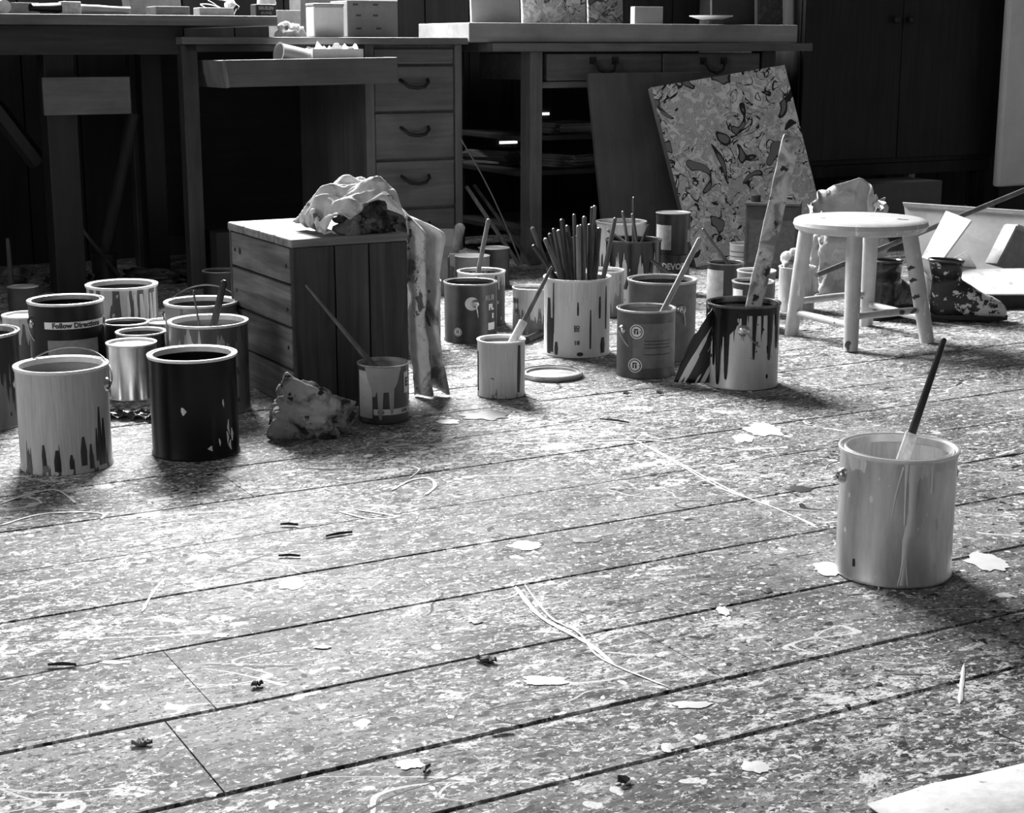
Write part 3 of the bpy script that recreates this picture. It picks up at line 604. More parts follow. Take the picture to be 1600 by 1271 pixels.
# black drenched can
t = can('tar', 'gallon can drenched in black paint with a torn label hanging off', 1162, 471, 117, 1.12, dm(.55, .006, .02, .75, 7, 51, .4, .3, base2=.4, drough=.15, thr=(.46, .66), spec=.3), plain(.08, .25, .3, .9, 30), PB, .92, .12, inner=PB)
R, h = CANS['tar']['Rb'], CANS['tar']['h']
skirt(R, h, t, -1.6, -.15, drips((.5, .6, .35), (.15, .08, .8), (.32, .07, .95), (.5, .06, .7), (.62, .08, .92), (.8, .06, .85)), M_BLACK, 90)
skirt(R, h, t, -.15, 1.4, drips((.5, .6, .08), (.12, .05, .3), (.3, .04, .6), (.62, .06, .62), (.85, .08, .5)), M_BLACK, 90)
ear(R, .02, h*.72, t, .013); bail(R, .02, h*.72, t, -PI/2+.75)
def tornf(s, q):                                      # the label peels away to the left
    a = -.75 - .55*s*.2; out = .005 + .085*s; z = h*(.95 - .9*q) - .02*s*(1-q) 
    base = Vector((R*math.sin(-.95), -R*math.cos(-.95), 0)); tang = Vector((-.93, .05, 0))
    return base + tang*out*(.55+.45*q) + Vector((0, -.012*math.sin(PI*s), 0)) + Vector((0, 0, z + .006*fbm((s*4, q*4, 2)) - .05*s*(1-q)))
n = NT('torn_label_black_runs'); o_ = n.obj(); x, y, z = n.xyz(o_)[:]
f = n.noise(n.comb(n.math('MULTIPLY', n.math('ADD', x, n.math('MULTIPLY', z, -.5)), 60), 0.0, n.math('MULTIPLY', z, 5)), 1, 2, .5)
n.fin(n.mix(n.math('GREATER_THAN', f, .46), .6, .008), .3)
MB().grid(16, 16, tornf).build('torn_label', n.m, t, 'all', solid=.0012)
# right back cluster
t = can('rb1', 'narrow dark can with a half white label and stick', 1134, 408, 58, 1.15, plain(.02, .4, 0, .3), R_D, PDK, .85, .12, push=-.02)
curved(CANS['rb1']['Rb'], -1.4, -.1, .01, CANS['rb1']['h']*.85).build('label_panel', plain(.4, .6, 0, .3, 40), t)
t = can('rb2', 'pale lined can at the back beside the turpentine can', 1163, 380, 46, 1.1, plain(.35, .5, 0, .1), R_M, PG, .9, .1)
for z in (.45, .6, .75): curved(CANS['rb2']['Rb'], -1.3, 1.3, CANS['rb2']['h']*z, CANS['rb2']['h']*(z+.03)).build('label_line', plain(.08, .6), t)
can('rb3', 'light rimmed can behind the paint paddle', 1182, 425, 62, 1.12, plain(.2, .5, 0, .2), R_W, PG, .9, .1, push=.04)
t = can('rb4', 'dark labelled can directly behind the black drenched can', 1177, 435, 66, 1.12, plain(.03, .4, 0, .3), R_M, PDK, .8, .12, push=-.04)
R, h = CANS['rb4']['Rb'], CANS['rb4']['h']; curved(R, -1.2, -.5, h*.3, h*.85).build('label_panel', M_PAPER, t); lettering('IS', R, -.85, h*.62, .022, t, M_INK, .001)
can('rb5', 'pale ribbed tin stuffed with a rag left of the stool', 1246, 416, 58, 1.2, dm(.45, .6, .1, .5, 4, 61, .5), R_W, PG, .9, .1)
# dark cans in the gloom at the left
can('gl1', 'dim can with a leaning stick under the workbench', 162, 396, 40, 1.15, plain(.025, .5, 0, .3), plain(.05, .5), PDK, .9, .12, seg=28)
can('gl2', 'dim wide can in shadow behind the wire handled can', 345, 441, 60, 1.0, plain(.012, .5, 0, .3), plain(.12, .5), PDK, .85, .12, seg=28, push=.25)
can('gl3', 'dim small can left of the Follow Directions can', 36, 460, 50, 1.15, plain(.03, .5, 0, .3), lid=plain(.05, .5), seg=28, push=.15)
# lid lying on the floor
p = G(862, 588)
dia = 97*depth(p)/FP; R = dia/2
o = MB().lathe([(0, .004), (R*.80, .004), (R*.82, .009), (R*.88, .009), (R*.9, .005), (R*.93, .005), (R*.95, .012), (R, .011), (R, .004), (R*.97, .001), (R*.97, 0), (0, 0)], 48).build('can_lid', plain(.42, .35, .2, .5, 14), None, True)
o.location = (p.x, p.y, .001); tag(o, 'round paint can lid lying flat beside the white quart can', 'lid')
# ------------------------------------------------------------------ sticks and brushes
def stick(name, label, top, bot, r0, r1, mat, cat='stick', group=None, flat=1, n=8, extra=None, bend=0):
    top, bot = Vector(top), Vector(bot); t = tag(empty(name, bot), label, cat, group) if extra else None
    k = 7; pts, rr = [], []
    base = bot if extra else bot
    for i in range(k):
        f = i/(k-1); p = top.lerp(bot, f) + Vector((0, 0, -bend*math.sin(PI*f))); pts.append(p - bot); rr.append(r0+(r1-r0)*f)
    d = (top-bot).normalized(); pts.insert(0, pts[0] + d*r0*.6); rr.insert(0, r0*.45)
    ob = MB().tube(pts, rr, n, flat=flat, ref=(0, -1, .2)).build('handle' if extra else name, mat, t, True)
    if extra:
        L = (top-bot).length
        a, b_, fm = extra                            # ferrule from fraction a to b_ of the length above bottom
        MB().tube([d*L*a, d*L*b_], [r1*1.15, r1*1.1], 10, flat=flat, ref=(0, -1, .2)).build('ferrule', fm, t, True)
        MB().tube([d*L*.0, d*L*a*.5, d*L*a], [r1*.7, r1*1.4, r1*1.15], 10, flat=flat, ref=(0, -1, .2)).build('bristles', plain(.5, .8), t, True)
        return t
    ob.location = bot; return tag(ob, label, cat, group)
def inside(key, ang, fr, z): 
    q = CANS[key]; o = q['o']; a = o.rotation_euler[2]; v = Matrix.Rotation(a, 3, 'Z') @ Vector((q['R']*fr*math.sin(ang), -q['R']*fr*math.cos(ang), 0)); return q['p'] + v + Vector((0, 0, z))
def through(top, pin, z):                             # point on the line top->pin at height z
    top, pin = Vector(top), Vector(pin); f = (z-top.z)/(pin.z-top.z); return top.lerp(pin, f)
WH = wood(.10, 'z', .4, .4); WHL = wood(.3, 'z', .5, .35); WHD = wood(.03, 'z', .35, .5)
q = CANS['front']; pin = G(1413, 712, q['h']*.93); top = PD(1475, 531, pin.y+.015)
bo = through(top, pin, .05)
stick('paint_brush', 'dark handled brush standing in the foreground metal can', top, bo, .0042, .0085, WHD, 'brush', extra=(.40, .54, plain(.75, .4, .1, .3, 80)))
q = CANS['quart']; pin = G(578, 566, q['h']*.98); top = PD(478, 446, pin.y+.05); d = (pin-top)
stick('stirring_stick', 'thin paint smeared stick leaning out of the labelled quart can', top, pin + d.normalized()*.05, .0025, .0075, wood(.13, 'z', .4, .5), 'stick')
q = CANS['fq']; pin = G(803, 531, q['h']*.99); top = PD(862, 418, pin.y+.06); d = pin-top
stick('paint_brush', 'brush with a pale ferrule propped in the white quart can', top, through(top, pin, .04), .0035, .0085, wood(.16, 'z', .3, .5), 'brush', extra=(.30, .52, plain(.75, .4, 0, .2, 80)))
q = CANS['twin']; pin = G(1037, 484, q['h']*.99); top = PD(1093, 374, pin.y+.04)
stick('stirring_stick', 'pale round stick slanting out of the twin emblem can', top, through(top, pin, .05), .006, .0075, WHL)
q = CANS['mid_b']; pin = inside('mid_b', -.4, .3, q['h']); top = PD(763, 344, pin.y+.05)
stick('stirring_stick', 'plain stick slanting up from the dark can by the crate', top, through(top, pin, .04), .006, .007, wood(.14, 'z'))
q = CANS['mid_d']; pin = inside('mid_d', .3, .3, q['h']); top = PD(719, 354, pin.y+.05)
stick('paint_paddle', 'flat rounded paddle standing in the small white can', top, through(top, pin, .03), .017, .011, wood(.2, 'z'), 'paddle', flat=.35)
q = CANS['stick']; pin = inside('stick', .45, .35, q['h']); top = PD(350, 441, pin.y+.0)
stick('stirring_stick', 'short dark round stick in the can beside the crate', top, through(top, pin, .03), .007, .009, WHD)
pin = inside('stick', -.3, .45, q['h']*.9); top = PD(302, 455, pin.y+.03)
stick('twig', 'thin twig poking out of the can beside the crate', top, pin-Vector((0, 0, .03)), .0018, .0025, WH, bend=.006)
q = CANS['rb1']; pin = inside('rb1', .3, .3, q['h']); top = PD(1098, 358, pin.y+.03)
stick('stirring_stick', 'dark stick leaning left out of the half white labelled can', top, through(top, pin, .04), .004, .006, WH)
q = CANS['gl1']; pin = inside('gl1', -.3, .5, q['h']); top = PD(82, 299, pin.y+.1)
stick('stirring_stick', 'long thin stick leaning under the workbench', top, through(top, pin, .03), .004, .008, wood(.07, 'z'))
# big paddle in the drenched can
pin = inside('tar', .0, .15, CANS['tar']['h']); q = CANS['tar']
n = NT('caked_paddle'); o_ = n.obj(); f = n.noise(o_, 22, 5, .6, .8); g = n.noise(n.vmap(o_, loc=(3, 2, 1)), 40, 4, .6)
c = n.mix(n.rng(f, .40, .55), .22, .62); c = n.mix(n.rng(g, .61, .65), c, .03); n.bump(f, .8, .004); n.fin(c, .4)
top = PD(1238, 212, pin.y+.10); pin = G(1180, 468, q['h']); bo = through(top, pin, .03); Lp = (top-bo).length
ez = (top-bo).normalized(); ex = Vector((1, -.1, 0)); ex = (ex - ez*ex.dot(ez)).normalized(); ey = ez.cross(ex)
Mp = Matrix(((ex.x, ey.x, ez.x, bo.x), (ex.y, ey.y, ez.y, bo.y), (ex.z, ey.z, ez.z, bo.z), (0, 0, 0, 1)))
mb = MB()
def pad(s, q_):
    z = Lp*q_; w = (.0175+.003*q_)*(1+.12*fbm((q_*9, 0, 0))); th = .005+.0025*fbm((q_*14, s*2, 3)); a = 2*PI*s
    e = .92 if q_ > .985 else 1
    return Vector((w*math.copysign(abs(math.cos(a))**.5, math.cos(a))*e, th*math.copysign(abs(math.sin(a))**.5, math.sin(a)), z))
mb.grid(20, 50, pad, closed=True); mb.f.append(tuple(i*50+49 for i in range(20)))
o = mb.build('paint_paddle', n.m, None, 'all'); o.matrix_world = Mp; tag(o, 'tall paint caked paddle standing in the black drenched can', 'paddle')
# brushes crowding the pot (top pixel, depth offset, angle inside the can)
pb = [(832,357,-.02,-1.2,.8),(834,385,-.04,-1.3,.7),(852,374,.02,-.9,.5),(865,358,.0,-.8,.6),(873,361,.03,-.6,.4),(878,344,-.01,-.5,.6),(882,363,.05,-.3,.3),(886,354,.06,.2,.4),(897,336,.04,.0,.5),(902,369,.0,.1,.6),(904,354,-.03,.1,.7),(908,353,-.02,.4,.6),(913,340,.03,.5,.5),(925,325,.09,2.4,.6),(929,323,.09,2.2,.5),(936,358,.07,1.8,.6),(961,342,.02,1.3,.85),(859,366,.05,-2.2,.5),(893,372,.05,2.8,.5),(921,352,.05,1.5,.4)]
rp = random.Random(5); q = CANS['pot']
ORD = 'first second third fourth fifth sixth seventh eighth ninth tenth eleventh twelfth thirteenth fourteenth fifteenth sixteenth seventeenth eighteenth nineteenth twentieth'.split()
RANK = {i: k for k, i in enumerate(sorted(range(len(pb)), key=lambda i: pb[i][0]))}
for i, (px, py, dd, an, fr) in enumerate(pb):
    top = PD(px, py, q['p'].y+dd); bo = inside('pot', an+PI, .35, .02+.004*(i % 4)) if i != 16 else inside('pot', 1.0, .3, .02)
    pinr = inside('pot', an, fr, q['h']); bo = through(top, pinr, .04)
    dv = bo - q['p']; dv.z = 0
    if dv.length > q['R']*.8: bo = q['p'] + dv.normalized()*q['R']*.75 + Vector((0, 0, .04))
    lab = {0: 'brush handle leaning farthest left in the large white pot', 16: 'thin handle leaning right against the rim of the large white pot', 13: 'tallest slim handle at the back of the large white pot'}.get(i, 'brush handle in the large white pot, its tip %s from the left' % ORD[RANK[i]])
    stick('paint_brush', lab, top, bo, .0045+.002*rp.random(), .0055+.002*rp.random(), [WH, WHD, wood(.17, 'z', .35), wood(.07, 'z', .3)][i % 4], 'brush', 'brushes in the white pot')
q = CANS['back_k']
for i, (px, py, an, fr) in enumerate(((973, 331, -.6, .4), (990, 309, 0, .2), (988, 335, .2, .5), (1013, 352, .7, .5), (950, 360, -1.1, .5))):
    pinr = inside('back_k', an, fr, q['h']); top = PD(px, py, pinr.y+.02); bo = through(top, pinr, .05)
    stick('paint_brush', ['leftward brush handle in the black topped can', 'tallest thin handle in the black topped can', 'short dark handle in the middle of the black topped can', 'handle leaning right in the black topped can', 'handle at the left rim of the black topped can'][i], top, bo, .0045, .006, [WH, WHD][i % 2], 'brush', 'brushes in the black topped can')
# rag in ribbed tin
def lump(name, label, loc, size, mat, seed, rz=0, cat='rag', amp=.35, sub=4, flat=True, fr=2.2, crease=.5, group=None, tilt=0, nf=0, skew=0):
    import bmesh
    bm = bmesh.new(); bmesh.ops.create_icosphere(bm, subdivisions=sub, radius=1)
    rl = random.Random(int(seed*100)); PLN = [(Vector((rl.gauss(0, 1), rl.gauss(0, 1), rl.gauss(0, 1))).normalized(), rl.uniform(.55, 1.0)) for _ in range(nf)]
    CUT = [(Vector((rl.gauss(0, 1), rl.gauss(0, 1), rl.gauss(0, .7))).normalized(), rl.uniform(-.3, .3)) for _ in range(7)]
    for v in bm.verts:
        p = v.co.copy(); s = Vector((seed*3.1, seed*1.7, seed))
        if nf:
            r = min([1.25] + [d/max(.05, nv.dot(p)) for nv, d in PLN])
            for nv, d in CUT: r -= .13*max(0, 1-abs(nv.dot(p)-d)/.13)          # sharp folds pressed in
            r += .05*fbm(p*6+s, 3) + .10*fbm(p*1.5+s, 2)
            p = p*r; sk = 1 + skew*p.x; v.co = Vector((p.x*size[0], p.y*size[1], max(p.z, -.45)*size[2]*(sk if p.z > 0 else 1))); continue
        r = 1 + amp*fbm(p*fr*.5+s, 3) - crease*amp*(1-abs(mnoise.noise(p*fr+s)))**3 + amp*.3*abs(mnoise.noise(p*fr*2.2+s))
        p = p*r; v.co = Vector((p.x*size[0], p.y*size[1], max(p.z, -.55)*size[2] if flat else p.z*size[2]))
    zmin = min(v.co.z for v in bm.verts)
    for v in bm.verts: v.co.z -= zmin
    me = bpy.data.meshes.new(name); bm.to_mesh(me); bm.free(); me.materials.append(mat)
    for p in me.polygons: p.use_smooth = True
    o = bpy.data.objects.new(name, me); C.objects.link(o); o.location = loc; o.rotation_euler = (0, tilt, rz); return tag(o, label, cat, group)
def ragmat(light, dark, sc=9, a=.45, b=.58, rough=.85):
    n = NT('stained_cloth'); o = n.obj(); f = n.noise(o, sc, 6, .65, .4); g = n.noise(o, 60, 4, .6); w = n.noise(n.vmap(o, loc=(2, 3, 1)), 25, 3, .6)
    c = n.mix(n.rng(f, a, b), light, dark); c = n.mix(n.rng(w, .62, .66), c, dark*.6); c = n.math('MULTIPLY', c, n.rng(g, .3, .7, .85, 1.1)); n.bump(g, .4, .003); return n.fin(c, rough, 0, .2)
M_RAG = ragmat(.55, .16); 
q = CANS['rb5']; lump('rag', 'crumpled pale rag stuffed into the ribbed tin', q['p']+Vector((0, 0, q['h']*.88)), (.045, .04, .045), ragmat(.6, .3), 4.2, sub=4, nf=14)
# ------------------------------------------------------------------ crate
NB = G(469, 641); hC = .352
ang = math.radians(29)
ex = Vector((math.cos(ang), math.sin(ang), 0)); ey = Vector((-ex.y, ex.x, 0)); WX, WY = .232, .36
t = tag(empty('wooden_crate', NB, ang), 'weathered wooden crate standing on end among the cans', 'crate'); CR = t
MS = wood(.15, 'y', .6, .6); MF = wood(.055, 'z', .55, .6); MTP = wood(.22, 'x', .6, .5); MI = wood(.02, 'z')
zs = [0, .083, .172, .262, hC-.012]
for i in range(4): fb(t, 'side_plank', MS, (-.013, 0, .004, WY-.004, zs[i]+.0025, zs[i+1]-.0025), bevel=.003)
for i in range(4): fb(t, 'far_plank', MS, (WX, WX+.013, .004, WY-.004, zs[i]+.0025, zs[i+1]-.0025), bevel=.003)
for a0, a1 in ((-.012, .078), (.081, .155), (.158, WX+.012)): fb(t, 'front_plank', MF, (a0, a1, -.016, 0, 0, hC-.012), bevel=.002)
fb(t, 'back_plank', MF, (-.012, WX+.012, WY, WY+.014, 0, hC-.012))
yy = [-.018, .085, .175, .27, WY+.016]
for i in range(4): fb(t, 'top_slat', MTP, (-.015, WX+.016, yy[i]+.003, yy[i+1]-.003, hC-.012, hC+.006), bevel=.004)
fb(t, 'inner_box', MI, (.001, WX-.001, .001, WY-.001, .002, hC-.014), bevel=0)
for zz in (.05, .13, .21, .30):
    for yv in (.02, WY-.03): MB().lathe([(0, .0015), (.004, .0015), (.0045, 0)], 8, M=Matrix.Translation((-.0131, yv, zz)) @ Matrix.Rotation(-PI/2, 4, 'Y')).build('nail_head', M_INK, t)
MB().lathe([(0, .001), (.007, .001), (.008, 0)], 10, M=Matrix.Translation((-.0131, .30, .30)) @ Matrix.Rotation(-PI/2, 4, 'Y')).build('knot', M_INK, t)
# cloth over the crate top, hanging down its far right side (local frame of the crate)
prof = [(.085, hC+.012), (.062, hC+.026), (.055, hC+.044), (.070, hC+.062), (.100, hC+.084), (.14, hC+.100), (.18, hC+.110), (.212, hC+.108), (.236, hC+.088), (.250, hC+.045), (.250, hC-.01), (.250, hC-.09), (.252, hC-.17), (.256, hC-.25), (.262, .005)]
def pr(f):
    k = f*(len(prof)-1); i = min(int(k), len(prof)-2); g = k-i
    return (prof[i][0]*(1-g)+prof[i+1][0]*g, prof[i][1]*(1-g)+prof[i+1][1]*g)
S0 = 8.5/14
def clothf(s, q_):
    x, z = pr(s); hang = min(1, max(0, (s-S0)/.10)); down = max(0, (s-S0)/(1-S0)); top = 1-hang
    lumpy = max(0, 1-abs(s-.36)/.34)
    yt = .0 + .15*q_; zt = z
    drop = lumpy*(.060*max(0, 1-q_/.40)**1.6 + .05*max(0, (q_-.7)/.3)**2)
    zt = z - drop
    zt += top*(.010*math.sin(q_*9 - s*14 + 2*fbm((s*3, q_*2, 4))) + .007*math.sin(s*30 + q_*20 + 3*fbm((s*4, q_*4, 9))) + .006*fbm((s*16, q_*10, 5)))*min(1, lumpy*2+.2)
    yt -= top*.006*max(0, 1-q_/.3)
    # the hanging tail turns to face the room
    xh = x + .002 + (.064+.008*math.sin(down*7))*q_ + .004*fbm((down*6, q_*3, 3)); yh = -.012 + .05*(1-q_)*0 + .019*math.sin(q_*11+1+1.8*fbm((down*2.5, 0, 1))) + .006*fbm((down*8, q_*5, 7))
    zh = z - .010*math.sin(q_*7)*down
    e = hang*hang*(3-2*hang)
    P = Vector((x, yt, zt)).lerp(Vector((xh, yh, zh)), e)
    P.z = max(P.z, .004 if s > S0 else hC+.008)
    return P
MB().grid(110, 60, clothf).build('drop_cloth', ragmat(.72, .22, 10, .52, .62), None, 'all', solid=.003)
cl = bpy.data.objects['drop_cloth']; cl.location = NB; cl.rotation_euler = (0, 0, ang); tag(cl, 'stained pale cloth bunched on the crate and hanging to the floor', 'cloth')
# second fold bunched beneath (dark stained underside)
lump('rag', 'dark stained rag bunched under the pale cloth on the crate', NB + ex*.165 + ey*.018 + Vector((0, 0, hC+.006)), (.075, .03, .036), ragmat(.16, .02, 22), 2.6, rz=ang, amp=.5, sub=4, fr=3)
# rag on the floor in front of crate
p = G(490, 682)
lump('rag', 'stiff crumpled paint rag on the floor before the crate', p, (.118, .06, .085), ragmat(.45, .05, 11, .46, .56), 7.9, rz=.25, sub=5, nf=16, skew=-.35)
# flattened dark wrapper between the front cans
p = G(205, 652)
MB().grid(22, 12, lambda s, q_: Vector(((s-.5)*.13, (q_-.5)*.07, .004+.016*abs(fbm((s*5, q_*4, 6))))) ).build('wrapper', plain(.03, .25, 0, .8, 40), None, solid=.001)
o = bpy.data.objects['wrapper']; o.location = (p.x, p.y, 0); o.rotation_euler = (0, 0, -.1); tag(o, 'crumpled dark foil wrapper on the floor between the front cans', 'wrapper')
# open carton behind the crate
pA = G(683, 462); 
t = tag(empty('open_carton', pA, -.08), 'grey open carton with a flared flap behind the crate cloth', 'carton')
k = depth(pA)/FP; Hb = .115
MG = plain(.14, .6, 0, .15); w0 = .066
fb(t, 'carton_body', MG, (-w0/2, w0/2, 0, .06, 0, Hb), bevel=.002)
for sgn in (1,): MB().slab([(-w0/2, 0, Hb), (w0/2, 0, Hb), (w0/2+.014, .012, Hb+.035), (-w0/2-.014, .012, Hb+.035)], .002).build('flap', MG, t); MB().slab([(-w0/2-.014, .012, Hb+.035), (w0/2+.014, .012, Hb+.035), (w0/2+.016, .03, Hb+.085), (-w0/2-.016, .03, Hb+.085)], .002).build('flap', plain(.2, .6, 0, .1), t)
# ------------------------------------------------------------------ turpentine can, bag, stool, boots, carton
a = G(1205, 432); t = tag(empty('turpentine_can', a, -.22), 'dark oblong solvent can with screw cap before the leaning canvas', 'solvent can')
k = depth(a)/FP; w_ = 84*k; h_ = .24
MTC = plain(.05, .4, .3, .5, 20)
fb(t, 'can_body', MTC, (-w_/2, w_/2, -.05, .05, 0, h_), bevel=.008); fb(t, 'seam_rim', plain(.09, .4, .5), (-w_/2-.001, w_/2+.001, -.051, .051, h_-.004, h_+.004), bevel=.002)
MB().lathe([(.016, 0), (.016, .022), (.013, .024), (0, .024)], 20, M=Matrix.Translation((-w_/2+.03, 0, h_+.003))).build('screw_cap', plain(.04, .4, .5), t, True)
fb(t, 'label', plain(.08, .6, 0, .3, 60), (-w_/2+.015, w_/2-.015, -.0515, -.05, .05, .19), bevel=0)
MB().tube([(w_/2-.09, 0, h_+.004), (w_/2-.08, 0, h_+.022), (w_/2-.03, 0, h_+.022), (w_/2-.02, 0, h_+.004)], .003, 6).build('handle', M_WIRE, t, True)
p = G(1318, 458)
n = NT('kraft_paper'); o_ = n.obj(); f = n.noise(o_, 14, 5, .6, .5); v = n.vor(o_, 16, 'DISTANCE_TO_EDGE')
n.bump(n.math('ADD', f, n.math('MULTIPLY', v.outputs['Distance'], .8)), .9, .012); n.fin(n.mix(n.rng(f, .3, .7), .34, .52), .6, 0, .3)
def bagf(s, q_):
    a = 2*PI*s; cx, sx = math.cos(a), math.sin(a)
    wx, wy = .098+.012*q_, .06
    x = wx*math.copysign(abs(cx)**.45, cx); y = wy*math.copysign(abs(sx)**.45, sx)
    top = .245 + .045*(.5+.5*math.sin(a*1+.6)) + .018*fbm((cx*2, sx*2, 4)) + .055*max(0, sx)*(1-abs(cx-.1))
    z = top*q_; j = .026*fbm((cx*2.6, sx*2.6+1, z*16), 3) - .012*(1-abs(mnoise.noise(Vector((cx*2, sx*2, z*11)))))**4
    out = 1 + .10*max(0, q_-.8)*5*.5
    return Vector((x*out + j*cx*1.2, y*out + j*1.5*sx, max(.001, z) + (.012*fbm((cx*3, sx*3, 9)) if q_ > .95 else 0)))
t = tag(empty('paper_bag', p, -.1), 'crumpled open brown paper bag behind the stool', 'bag')
MB().grid(72, 26, bagf, closed=True).build('bag_side', n.m, t, 'all', solid=.0015); fb(t, 'bag_base', n.m, (-.085, .085, -.05, .05, .001, .004), bevel=0)
# stool
def gp(px, py): return G(px, py)
Lb = [gp(1236, 524), gp(1329, 550), gp(1449, 536), gp(1353, 509)]
ctr = sum(Lb, Vector())/4; 
zt = None
d = ray(1345, 340); tt = (ctr.y)/d.y; zs_ = (CAM+d*tt).z
sc_ = CAM + d*tt; Rs = 104*depth(sc_)/FP; th = .034
t = tag(empty('wooden_stool', (ctr.x, ctr.y, 0)), 'low round pale wooden stool with four splayed legs', 'stool')
n = NT('worn_pale_paint'); o_ = n.obj(); f = n.noise(o_, 18, 6, .65); v = n.noise(n.vmap(o_, loc=(1, 4, 2)), 13, 3, .5); g = n.noise(n.vmul(o_, (1, 1, .25)), 60, 3, .6)
c = n.mix(n.rng(f, .3, .7), .40, .56); c = n.mix(n.rng(v, .66, .68), c, .05); c = n.mix(n.rng(g, .66, .7), c, .75); n.fin(c, .38)
MST = n.m
off = Vector((sc_.x-ctr.x, sc_.y-ctr.y, 0))
MB().lathe([(0, zs_-th), (Rs*.9, zs_-th), (Rs*.965, zs_-th*.85), (Rs, zs_-th*.5), (Rs*.985, zs_-th*.2), (Rs*.94, zs_-.002), (Rs*.85, zs_), (0, zs_-.002)], 56, M=Matrix.Translation(off)).build('seat', MST, t, True)
Lt = [G(1263, 360, zs_-th), G(1339, 372, zs_-th), G(1421, 364, zs_-th), G(1358, 350, zs_-th)]
legs = []
tops = []
for i, p in enumerate(Lb):
    d0 = p - ctr; tp = Vector((off.x + d0.x*.70, off.y + d0.y*.70, zs_-th+.004)); bt = Vector((d0.x, d0.y, 0))
    # straighten tops to what the picture shows
    tq = Lt[i] - ctr; tp = Vector((tq.x, tp.y, zs_-th+.004)); rr_ = Vector((tp.x-off.x, tp.y-off.y)); 
    legs.append((tp, bt)); MB().tube([bt+Vector((0, 0, .0)), bt.lerp(tp, .08), bt.lerp(tp, .5), bt.lerp(tp, .9), tp], [.0175, .0185, .020, .0205, .0195], 16, ref=(0, 1, 0)).build('leg', MST, t, True)
for f, w in ((.66, .010), (.55, .013), (.40, .008)):
    A = legs[2][1].lerp(legs[2][0], f); B = legs[2][1].lerp(legs[2][0], f+.035)
    MB().grid(8, 5, lambda s, q: A.lerp(B, q + .5*(s-.5)) + Vector((.0206*math.sin(-.9+1.5*(s-.5)*math.sin(PI*min(.95, max(.05, q)))), -.0206*math.cos(-.9+1.5*(s-.5)*math.sin(PI*min(.95, max(.05, q)))), 0))).build('paint_smear', M_INK, t, 'all')
for a, b_, f in ((0, 1, .22), (1, 2, .30), (2, 3, .22), (3, 0, .32)):
    A = legs[a][1].lerp(legs[a][0], f); B = legs[b_][1].lerp(legs[b_][0], f); MB().tube([A, A.lerp(B, .5), B], [.008, .010, .008], 12).build('stretcher', MST, t, True)
# boots
def boot(label, heel, rz, L, hgt, mat, group='pair of work boots'):
    t = tag(empty('work_boot', heel, rz), label, 'boot', group); k = L/.30
    rings = []
    P = Vector((.125, 0, .115))                       # instep pivot, x forward
    def ring(p0, p1, w, pw=.8, n=20):                 # ellipse spanning p0->p1 with half width w
        c = (p0+p1)/2; h2 = (p1-p0)/2; return [c + h2*math.copysign(abs(math.cos(2*PI*i/n))**pw, math.cos(2*PI*i/n)) + Vector((0, w*math.copysign(abs(math.sin(2*PI*i/n))**pw, math.sin(2*PI*i/n)), 0)) for i in range(n)]
    for z, x0, x1, w in ((hgt, .000, .128, .047), (hgt-.012, .003, .126, .046), (hgt-.045, .014, .122, .042), (.125, .016, .122, .040)): rings.append(ring(Vector((x0, 0, z)), Vector((x1, 0, z-.004)), w))
    for a, l, w in ((12, .112, .040), (25, .125, .040), (40, .142, .040), (55, .128, .040), (72, .108, .040), (88, .100, .041)):
        g = math.radians(a); rings.append(ring(P + Vector((-math.cos(g), 0, -math.sin(g)))*l, P + Vector((.004, 0, -.002)), w))
    for x, zt2, w in ((.16, .100, .044), (.19, .085, .047), (.22, .074, .049), (.25, .066, .047), (.275, .056, .041), (.292, .042, .030), (.299, .028, .012)):
        rings.append(ring(Vector((x-.004, 0, .014)), Vector((x, 0, zt2)), w, .75))
    vs = [Vector((p.x*k, p.y*k, p.z)) for r in rings for p in r]; n = 20
    for i, p in enumerate(vs): vs[i] = p + Vector((0, 1, .4))*.0035*fbm(p*38+Vector((hgt*9, 0, 0)))
    fs = [(i*n+j, i*n+(j+1) % n, (i+1)*n+(j+1) % n, (i+1)*n+j) for i in range(len(rings)-1) for j in range(n)] + [tuple((len(rings)-1)*n+j for j in range(n))]
    MB().add(vs, fs).build('upper', mat, t, 'all', solid=.003)
    m = MB(); out = []
    for i in range(36):
        a = 2*PI*i/36; x = .155+.152*math.cos(a); y = .044*math.copysign(abs(math.sin(a))**.75, math.sin(a))*(1+.12*math.cos(a-.3)); out.append((x*k, y*k))
    m.slab([Vector((x, y, .020)) for x, y in out], .014, (0, 0, 1)); m.build('sole', plain(.02, .7), t, bevel=.003)
    m = MB().slab([Vector((x, y, .0065)) for x, y in out if x < .10*k], .0065, (0, 0, 1)).build('heel', plain(.02, .7), t)
    MB().tube([Vector((p.x*k, p.y*k, p.z)) for p in rings[0]] + [Vector((rings[0][0].x*k, rings[0][0].y*k, rings[0][0].z))], .004, 6).build('collar', plain(.05, .35), t, True)
    for i in range(4):
        x = (.135+.016*i)*k; z = .105-.011*i; MB().tube([(x, -.028, z-.012), (x+.004, 0, z+.002), (x, .028, z-.012)], .0022, 6).build('lace', plain(.03, .6), t)
    return t
n = NT('black_boot_leather'); o_ = n.obj(); f = n.noise(o_, 20, 4, .6); n.bump(f, .7, .006); n.fin(n.mix(n.rng(f, .3, .7), .008, .03), .26)
MBK = n.m
n = NT('spattered_boot_leather'); o_ = n.obj(); f = n.noise(o_, 45, 5, .7); x = n.xyz(o_)[0]
th_ = n.rng(x, .06, .16, .60, .44); mk = n.math('GREATER_THAN', f, th_); n.bump(f, .6, .004); n.fin(n.mix(mk, .015, .6), .4)
MSB = n.m
